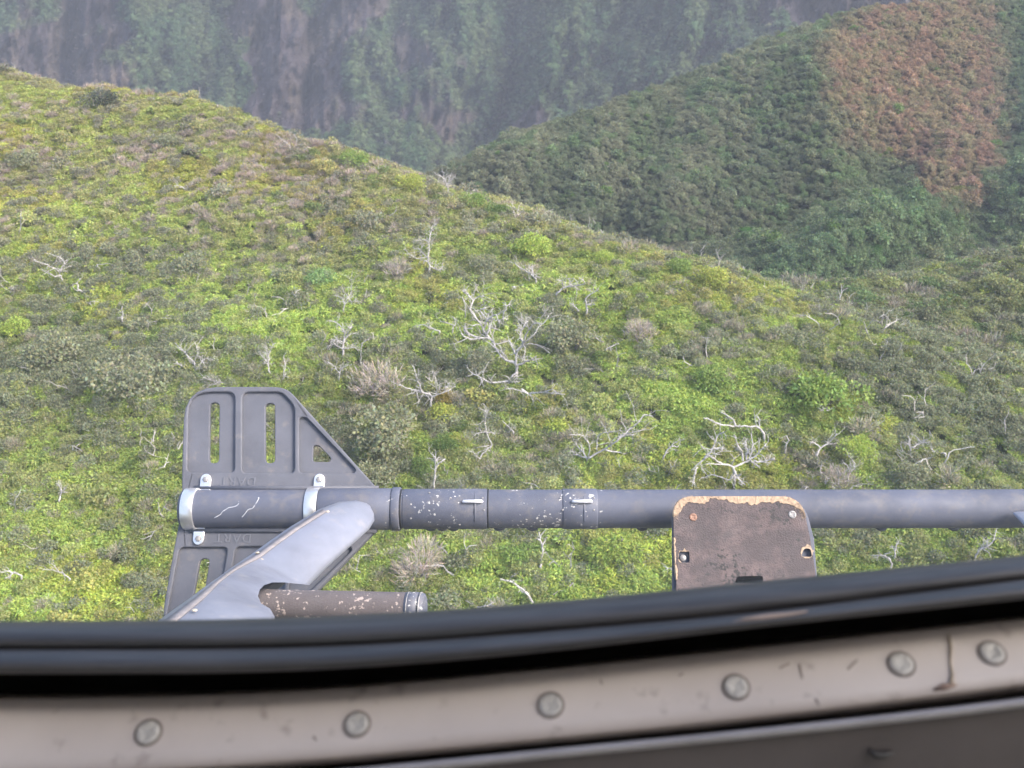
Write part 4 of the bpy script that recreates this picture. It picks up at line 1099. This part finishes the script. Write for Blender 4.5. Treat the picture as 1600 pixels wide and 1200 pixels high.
# cross tube inside the fairing, carrying it to the skid
V, Fc = tube(np.array([Hd(550, 818, 2.36), Hd(440, 895, 2.09), Hd(330, 985, 1.74), Hd(285, 1040, 1.52)]), [0.022] * 4, 16)
obj('cross_tube', V, Fc, M_SKID, heli, True)

# ---- step tube that passes through the fairing notch
sa, sb = Hd(400, 945, 1.84), Hd(664, 951, 1.80)
rs = 0.0285; dv = unit(sb - sa); L = np.linalg.norm(sb - sa)
pts_ = [sa + dv * t for t in (0, 0.02, L * 0.3, L * 0.6, L - 0.034, L - 0.0335)]
V, Fc = tube(np.array(pts_), [rs] * 6, 28); steptube = obj('step_tube', V, Fc, M_GRIT, heli, True)
pts_ = [sa + dv * t for t in (L - 0.034, L - 0.0335, L - 0.012, L - 0.0115, L - 0.002, L)]
V, Fc = tube(np.array(pts_), [rs * 0.97, rs * 1.02, rs * 1.02, rs * 0.96, rs * 0.95, rs * 0.8], 28); obj('end_cap', V, Fc, M_SKID, steptube, True)
for t in (L - 0.030, L - 0.008):
    V, Fc = tube(np.array([sa + dv * t, sa + dv * (t + 0.0018)]), [rs * 1.035, rs * 1.035], 28); obj('bright_ring', V, Fc, M_ZINC, steptube, True)

# ---- worn step on its bracket
SW = 0.115
def sw(pix, w=SW): return [Hw(a, c, w)[:2] for a, c in pix]
so = rounded(sw([(1056, 1010), (1057, 905), (1055, 882), (1053, 840), (1052, 776), (1252, 776), (1266, 842), (1275, 900), (1282, 1010)]), [0.001, 0.001, 0.001, 0.001, 0.055, 0.06, 0.001, 0.001, 0.001], 7)
notches = [rounded(sw([(1060, 879), (1060, 862), (1077, 860), (1078, 879)]), 0.006), rounded(sw([(1251, 870), (1256, 857), (1266, 857), (1269, 870)]), 0.006)]
slot_ = [rounded(sw([(1148, 911), (1152, 901), (1166, 900), (1192, 900), (1192, 911)]), 0.004)]
bm = bmesh.new(); prism(bm, so, notches, SW - 0.010, SW)
step = bmobj('step_plate', bm, M_STEP, heli); bevel(step, 0.002)
# fibre worn bare along the rim: a ragged raised edge
rs_ = np.random.default_rng(11); so_a = np.array([q for q in so]); cen2 = so_a.mean(0)
def rim(idx, w0, name='worn_edge'):
    pth = so_a[idx]; seg = []
    for a, b_ in zip(pth[:-1], pth[1:]):
        n_ = max(2, int(np.linalg.norm(b_ - a) / 0.0035)); seg += [a + (b_ - a) * t for t in np.linspace(0, 1, n_, endpoint=False)]
    seg = np.array(seg); V = []; n_ = len(seg)
    wn = w0 * (-0.15 + 1.9 * fbm(np.arange(n_) / 7.0, np.zeros(n_), 55, 3)) * np.clip(np.minimum(np.arange(n_), n_ - 1 - np.arange(n_)) / 6.0, 0.15, 1)
    for k, q in enumerate(seg):
        inn = cen2 - q; inn[1] *= 1.0; inn = inn / np.linalg.norm(inn); j = rs_.normal(0, 0.0008)
        V += [(*(q - inn * (0.0015 + abs(j))), SW - 0.008), (*(q - inn * 0.0005), SW + 0.0012 + abs(j)), (*(q + inn * (wn[k] + j)), SW + 0.0014), (*(q + inn * (wn[k] + 0.001 + j)), SW - 0.002)]
    Fc = []
    for k in range(n_ - 1):
        for e in range(3): a = k * 4 + e; Fc.append((a, a + 1, a + 5, a + 4))
    return obj(name, V, Fc, M_WORN, step)
n_so = len(so)
order = list(range(n_so)); ys = so_a[:, 1]
arc = [i for i in order if ys[i] > sw([(1100, 838)])[0][1]]
rim(arc, 0.019)
fr = []; FF = []; pa = so_a[arc]
for k in range(420):
    i = rs_.integers(0, len(pa) - 1); t = rs_.random(); q = pa[i] * (1 - t) + pa[i + 1] * t; ou = unit(q - cen2); ou = ou * rs_.uniform(0.002, 0.0065); sd = np.array([-ou[1], ou[0]]) * 0.3 + rs_.normal(0, 0.0006, 2)
    base = q - ou * rs_.uniform(0, 2.5); h0 = SW + 0.001; n0 = len(fr)
    fr += [(*(base - sd * 0.3), h0), (*(base + sd * 0.3), h0), (*(base + ou + sd * rs_.normal(0, 1)), h0 + rs_.uniform(-0.001, 0.004)), (*base, h0 - 0.001)]; FF += [(n0, n0 + 1, n0 + 2), (n0, n0 + 2, n0 + 3), (n0 + 1, n0 + 3, n0 + 2)]
obj('frayed_fibre', fr, FF, M_WORN, step)['kind'] = 'stuff'
left = [i for i in order if so_a[i, 0] < sw([(1100, 838)])[0][0] and ys[i] <= sw([(1100, 838)])[0][1] and ys[i] > sw([(1100, 960)])[0][1]]
rim([i for i in left], 0.0035)
for poly in notches:
    c_ = np.mean(poly, 0); ring = []
    for k in range(26):
        t = 2 * math.pi * k / 26; w_ = 0.0125 + 0.009 * max(0, math.sin(t + 0.4)) * rs_.random() ** 2 + 0.001 * rs_.random()
        ring.append(c_ + np.array([math.cos(t), math.sin(t)]) * w_)
    bm = bmesh.new(); prism(bm, ring, [[q for q in poly]], SW + 0.0003, SW + 0.0011); bmobj('worn_notch_edge', bm, M_WORN, step)
for (u, v, mm, rr) in [(1083, 808, M_RUST, 0.0088), (1238, 804, M_ZINC, 0.0088)]:
    disc('screw', Hw(u, v, SW) - np.array([0, 0, 0.0005]), (0, 0, 1), rr, 0.0035, mm, step, cross=True, seg=24)
disc('bolt', Hw(1067, 872, SW - 0.010), (0, 0, 1), 0.0075, 0.006, M_ZINC, step, seg=16)
bm = bmesh.new(); prism(bm, slot_[0], [], SW - 0.004, SW + 0.0006); bmobj('painted_slot_dark', bm, M_RECESS_SHADE, step)  # near-black block paints the darkness inside the step's slot
disc('dark_spot', Hw(1149, 885, SW), (0, 0, 1), 0.003, 0.001, M_BLACK, step, seg=8)  # small raised black disc
# metal backing plate a little larger than the coat, and the bracket down to the skid
bo = rounded(sw([(1051, 1010), (1050, 840), (1050, 782), (1256, 782), (1272, 842), (1285, 1010)], SW - 0.0105), [0, 0, 0.055, 0.06, 0, 0], 7)
bholes = [rounded(sw([(1247, 872), (1252, 859), (1263, 859), (1265, 872)], SW - 0.0105), 0.006)]
bm = bmesh.new(); prism(bm, bo, [], SW - 0.015, SW - 0.0105); bevel(bmobj('backing_plate', bm, M_SKID, step), 0.001)
for u in (1100, 1225):
    xb = ax(u); V = []; 
    bm = bmesh.new()
    prism(bm, [np.array([xb - 0.004, -0.20]), np.array([xb + 0.004, -0.20]), np.array([xb + 0.004, -0.005]), np.array([xb - 0.004, -0.005])], [], 0.03, SW - 0.0155)
    bmobj('bracket', bm, M_SKID, step)

# ---- foot of the front cross tube fairing at the right
FP = [((1584, 800), (1590, 799)), ((1582, 802), (1640, 797)), ((1600, 822), (1700, 800)), ((1640, 865), (1760, 830)), ((1700, 930), (1850, 880)), ((1790, 1020), (1960, 950))]
A = []; 
for i, (Lp, Rp) in enumerate(FP):
    dpt = [2.29, 2.27, 2.21, 2.08, 1.88, 1.62][i]; w_ = math.hypot(Rp[0] - Lp[0], Rp[1] - Lp[1]) * dpt / FPX
    ring = []
    for k in range(20):
        t = 2 * math.pi * k / 20; cx = 0.5 - 0.5 * math.cos(t)
        ring.append(Hd(Lp[0] + (Rp[0] - Lp[0]) * cx, Lp[1] + (Rp[1] - Lp[1]) * cx, dpt - 0.14 * w_ * math.sin(t)))
    A.append(ring)
A = np.array(A); V = A.reshape(-1, 3); Fc = [(i * 20 + k, i * 20 + (k + 1) % 20, (i + 1) * 20 + (k + 1) % 20, (i + 1) * 20 + k) for i in range(len(FP) - 1) for k in range(20)]
Fc += [tuple(range(20))[::-1], tuple((len(FP) - 1) * 20 + k for k in range(20))]
f2 = obj('cross_tube_fairing', V, Fc, M_FAIR, heli, True)

# ---- door window: rubber seal, trim strip with screws, door panel, pane
SU = [-500, -300, 0, 200, 400, 600, 800, 1000, 1200, 1400, 1600, 1900, 2150]
ROWS = {'top': [968, 970, 971, 970, 967, 959, 946, 927, 907, 887, 868, 836, 806],
        'l1':  [1006, 1010, 1012, 1012, 1011, 1004, 988, 972, 954, 928, 903, 866, 834],
        'l2':  [1046, 1049, 1051, 1051, 1050, 1040, 1023, 1001, 977, 956, 935, 902, 874],
        'l3':  [1090, 1093, 1094, 1092, 1087, 1073, 1053, 1034, 1012, 991, 970, 936, 906],
        'l4':  [1232, 1230, 1224, 1215, 1203, 1187, 1168, 1149, 1127, 1103, 1077, 1034, 1000],
        'l5':  [1244, 1242, 1236, 1227, 1214, 1197, 1176, 1157, 1137, 1115, 1091, 1050, 1018]}
us_ = np.arange(-480, 2120, 20.0)
def row(k):
    f = lambda q: np.interp(q, SU, ROWS[k]); return sum(f(us_ + d_) for d_ in np.linspace(-130, 130, 9)) / 9
ROW = {k: row(k) for k in ROWS}
def between(a, b_, t): return ROW[a] * (1 - t) + ROW[b_] * t
def loft(name, prof, mat_, parent):
    """prof: list of (row of sight lines, depth); a moulding following the window edge"""
    L_ = [Hd(us_, v_, z_) for v_, z_ in prof]; n_ = len(us_); V = np.concatenate(L_); Fc = []
    for i in range(len(L_) - 1):
        for k in range(n_ - 1): a = i * n_ + k; Fc.append((a, a + 1, a + n_ + 1, a + n_))
    return obj(name, V, Fc, mat_, parent, True)
def seal_mat():
    m, nt, b = mat('window_seal_rubber'); co = objco(nt)
    mp = N(nt, 'ShaderNodeMapping'); mp.inputs['Scale'].default_value = (4, 60, 60); nt.links.new(co, mp.inputs[0])
    f = noise(nt, mp.outputs[0], 3.0, 5, 0.6)
    nt.links.new(ramp(nt, f, [(0.35, (0.026, 0.026, 0.029)), (0.65, (0.050, 0.049, 0.053))]), b.inputs['Base Color'])
    b.inputs['Roughness'].default_value = 0.5
    bump(nt, b, f, 0.3, 0.001); return m
M_SEAL = seal_mat()
seal = loft('window_seal', [(between('top', 'l1', 0.35), 0.500), (between('top', 'l1', 0.06), 0.492), (between('top', 'l1', 0.0), 0.476), (between('top', 'l1', 0.08), 0.462), (between('top', 'l1', 0.3), 0.452),
    (between('top', 'l1', 0.6), 0.446), (between('top', 'l1', 0.9), 0.444), (between('top', 'l1', 1.0), 0.4465), (between('l1', 'l2', 0.06), 0.4465), (between('l1', 'l2', 0.14), 0.441), (between('l1', 'l2', 0.45), 0.436),
    (between('l1', 'l2', 0.8), 0.431), (between('l1', 'l2', 1.0), 0.434), (between('l2', 'l3', 0.06), 0.440)], M_SEAL, heli)
gap = loft('painted_shadow_gap', [(between('l2', 'l3', 0.03), 0.439), (between('l2', 'l3', 0.12), 0.480), (between('l2', 'l3', 0.6), 0.484), (between('l2', 'l3', 1.15), 0.480)], M_RECESS_SHADE, seal)  # near-black strip painting the shadow below the seal's lower bead
# scuffed tan rub mark on the seal
q = np.array([Hd(a, c, z_) for a, c, z_ in [(1140, 973, .4355), (1165, 968, .4352), (1200, 964, .4352), (1235, 960, .4352), (1262, 955, .4355)]])
V, Fc = tube(q, [0.0003, 0.0010, 0.0013, 0.0009, 0.0003], 8)
obj('scuff', V, Fc, plain('scuff_tan', (0.26, 0.20, 0.17), 0.8, 0, 0.3, 80), seal, True)
def trim_mat():
    m, nt, b = mat('trim_paint'); co = objco(nt)
    col = ramp(nt, noise(nt, co, 12, 5, 0.6), [(0.3, (0.44, 0.390, 0.365)), (0.7, (0.52, 0.466, 0.435))])
    spots = ramp(nt, noise(nt, co, 85, 3, 0.5), [(0.62, (0, 0, 0)), (0.76, (0.5, 0.5, 0.5))])
    nt.links.new(mixc(nt, spots, col, (0.15, 0.11, 0.095)), b.inputs['Base Color']); b.inputs['Roughness'].default_value = 0.5
    bump(nt, b, noise(nt, co, 180, 3), 0.12, 0.0004); return m
M_TRIM = trim_mat()
trim = loft('trim_strip', [(between('l2', 'l3', 0.80), 0.470), (between('l2', 'l3', 0.92), 0.457), (between('l3', 'l4', 0.0), 0.452), (between('l3', 'l4', 0.3), 0.446), (between('l3', 'l4', 0.7), 0.437), (between('l3', 'l4', 0.90), 0.432), (between('l3', 'l4', 0.97), 0.4345), (between('l3', 'l4', 1.0), 0.440), (between('l4', 'l5', 0.6), 0.452)], M_TRIM, heli)
def tz(u, v):
    a = np.interp(u, us_, ROW['l3']); b_ = np.interp(u, us_, ROW['l4']); t = (v - a) / (b_ - a)
    return float(np.interp(t, [0, 0.3, 0.7, 0.9, 0.97], [0.452, 0.446, 0.437, 0.432, 0.4345]))
def tq(u, v, lift=0.0): return Hd(u, v, tz(u, v) - lift)
def tn(u, v):
    n = np.cross(tq(u + 10, v) - tq(u - 10, v), tq(u, v + 8) - tq(u, v - 8)); n = unit(n); e = unit(-(tq(u, v) + HORG)); return n if n @ e > 0 else -n
M_TSCREW = plain('trim_screw', (0.40, 0.385, 0.365), 0.5, 0.1, 0.2, 200)
for u, v in [(232, 1145), (558, 1132), (860, 1102), (1150, 1074), (1408, 1038), (1550, 1021)]:
    n = tn(u, v); q = tq(u, v)
    V, Fc = tube(np.array([q - n * 0.001, q + n * 0.0006]), [0.0064, 0.0062], 28); wsh = obj('screw_ring', V, Fc, plain('ring_dark', (0.17, 0.145, 0.135), 0.7), trim)
    disc('screw', q + n * 0.0004, n, 0.0051, 0.0013, M_TSCREW, trim, cross=True, seg=24)
# seam with brown residue
q = np.array([tq(1485 + j, y_, 0.0004) for j, y_ in ((-2, 992), (1, 1010), (0, 1035), (3, 1055), (1, 1070))]); V, Fc = tube(q, [0.0004, 0.0008, 0.0006, 0.0009, 0.0013], 6)
obj('seam_residue', V, Fc, plain('residue', (0.33, 0.27, 0.21), 0.8, 0, 0.4, 120), trim, True)
V, Fc = tube(np.array([tq(1458, 1078, 0.0003), tq(1475, 1073, 0.0006), tq(1495, 1070, 0.0003)]), [0.0004, 0.0016, 0.0004], 6); obj('seam_residue', V, Fc, plain('residue_dark', (0.22, 0.15, 0.12), 0.8), trim, True)
for line in ([(1249, 1038), (1254, 1060)], [(1325, 1046), (1340, 1031)], [(1218, 1044), (1234, 1036)], [(1274, 1092), (1280, 1102)], [(938, 1062), (941, 1070)], [(1060, 1056), (1068, 1052)], [(490, 1150), (494, 1157)]):
    V, Fc = tube(np.array([tq(a, c, 0.0001) for a, c in line]), [0.0005, 0.0004], 5); obj('scratch', V, Fc, plain('scratch_dark', (0.24, 0.20, 0.18), 0.8), trim)
m, nt, b = mat('door_panel_paint'); co = objco(nt)
nt.links.new(ramp(nt, noise(nt, co, 20, 5), [(0.3, (0.060, 0.050, 0.050)), (0.7, (0.080, 0.068, 0.068))]), b.inputs['Base Color']); b.inputs['Roughness'].default_value = 0.6
bump(nt, b, noise(nt, co, 300, 3), 0.2, 0.0004); M_DOOR = m
door = loft('door_panel', [(ROW['l4'] + 2, 0.455), (ROW['l5'] - 1, 0.440), (ROW['l5'], 0.425), (ROW['l5'] + 7, 0.4215), (ROW['l5'] + 16, 0.4225), (ROW['l5'] + 60, 0.424), (ROW['l5'] + 180, 0.43), (ROW['l5'] + 520, 0.46)], M_DOOR, heli)
lip = loft('panel_lip', [(ROW['l5'] - 0.5, 0.4245), (ROW['l5'] + 1.5, 0.4205), (ROW['l5'] + 7, 0.4190), (ROW['l5'] + 13, 0.4195), (ROW['l5'] + 15, 0.4215)], plain('painted_lip_highlight', (0.25, 0.24, 0.25), 0.45, 0, 0.15, 40), door)  # pale lip colour paints the highlight along the panel's top edge
V, Fc = tube(np.array([Hd(1360, 1171, .4225), Hd(1366, 1179, .4225), Hd(1380, 1181, .4225), Hd(1396, 1176, .4225)]), [0.0006, 0.0014, 0.0015, 0.0006], 8); obj('painted_latch_recess', V, Fc, M_BLACK, door, True)  # raised black bead paints the darkness of the recess

# unseen cabin roof and rear bulkhead, added to shade the trim; roof sized for it
def cabin_panel(name, corners, th):
    c = [np.array(q, float) - HORG for q in corners]; n = unit(np.cross(c[1] - c[0], c[3] - c[0]))
    V = c + [q + n * th for q in c]
    o = obj(name, V, [(3, 2, 1, 0), (4, 5, 6, 7), (0, 1, 5, 4), (1, 2, 6, 5), (2, 3, 7, 6), (3, 0, 4, 7)], M_TRIM, heli); bevel(o, 0.01, 3); return o
cabin_panel('added_shade_roof', [(-0.9, -0.50, 0.30), (1.4, -0.50, 0.34), (1.4, 0.52, 0.34), (-0.9, 0.52, 0.30)], 0.03)
cabin_panel('added_shade_bulkhead', [(-0.92, 0.30, -0.75), (-0.92, 0.30, 0.32), (-0.92, -0.95, 0.32), (-0.92, -0.95, -0.75)], 0.03)
cabin_panel('cabin_floor', [(-0.9, -0.95, -0.95), (-0.9, 0.05, -0.95), (0.75, 0.05, -0.95), (0.75, -0.95, -0.95)], 0.03)

# pane of the bubble window
def glass_mat():
    m = bpy.data.materials.new('window_pane'); m.use_nodes = True; nt = m.node_tree; nt.nodes.clear()
    out = N(nt, 'ShaderNodeOutputMaterial'); tr = N(nt, 'ShaderNodeBsdfTransparent'); tr.inputs[0].default_value = (0.97, 0.975, 0.98, 1)
    gl = N(nt, 'ShaderNodeBsdfGlossy'); gl.inputs['Roughness'].default_value = 0.02
    fr = N(nt, 'ShaderNodeFresnel'); fr.inputs[0].default_value = 1.2
    m1 = N(nt, 'ShaderNodeMixShader'); nt.links.new(fr.outputs[0], m1.inputs[0]); nt.links.new(tr.outputs[0], m1.inputs[1]); nt.links.new(gl.outputs[0], m1.inputs[2])
    du = N(nt, 'ShaderNodeBsdfTranslucent'); du.inputs[0].default_value = (0.8, 0.8, 0.85, 1)
    co = objco(nt); f = noise(nt, co, 9, 4, 0.6)
    fac = ramp(nt, f, [(0.35, (0.038,) * 3), (0.75, (0.085,) * 3)])
    m2 = N(nt, 'ShaderNodeMixShader'); nt.links.new(fac, m2.inputs[0]); nt.links.new(m1.outputs[0], m2.inputs[1]); nt.links.new(du.outputs[0], m2.inputs[2])
    nt.links.new(m2.outputs[0], out.inputs[0]); return m
pr = [(between('top', 'l1', 0.5), 0.474)] + [(ROW['top'] * (1 - t) + (-420) * t, 0.474 - 0.10 * t - 0.05 * t * t) for t in np.linspace(0.02, 1, 14)]
pane = loft('window_pane', pr, glass_mat(), heli)

# ------------------------------------------------------------------ air
hz = bpy.data.materials.new('haze'); hz.use_nodes = True; nt = hz.node_tree; nt.nodes.clear()
out = nt.nodes.new('ShaderNodeOutputMaterial'); pv = nt.nodes.new('ShaderNodeVolumePrincipled')
pv.inputs['Color'].default_value = (0.87, 0.90, 1.0, 1); pv.inputs['Density'].default_value = 0.00021; pv.inputs['Anisotropy'].default_value = 0.15
nt.links.new(pv.outputs[0], out.inputs['Volume'])
bm = bmesh.new(); bmesh.ops.create_cube(bm, size=1.0)
zmax = float(cliff_p[..., 2].max()) + 25
xs = max(1600.0, float(np.abs(cliff_p[..., 0]).max()) + 30); ymax = max(1560.0, float(cliff_p[..., 1].max()) + 30); ymin = min(-300.0, float(cliff_p[..., 1].min()) - 30)
for w in bm.verts:
    w.co = Vector((w.co.x * 2 * xs, ymin if w.co.y < 0 else ymax, -332 if w.co.z < 0 else zmax))
h = bmobj('haze', bm, hz); h['kind'] = 'stuff'; h['label'] = 'pale violet blue haze veiling the far cliff and valley'
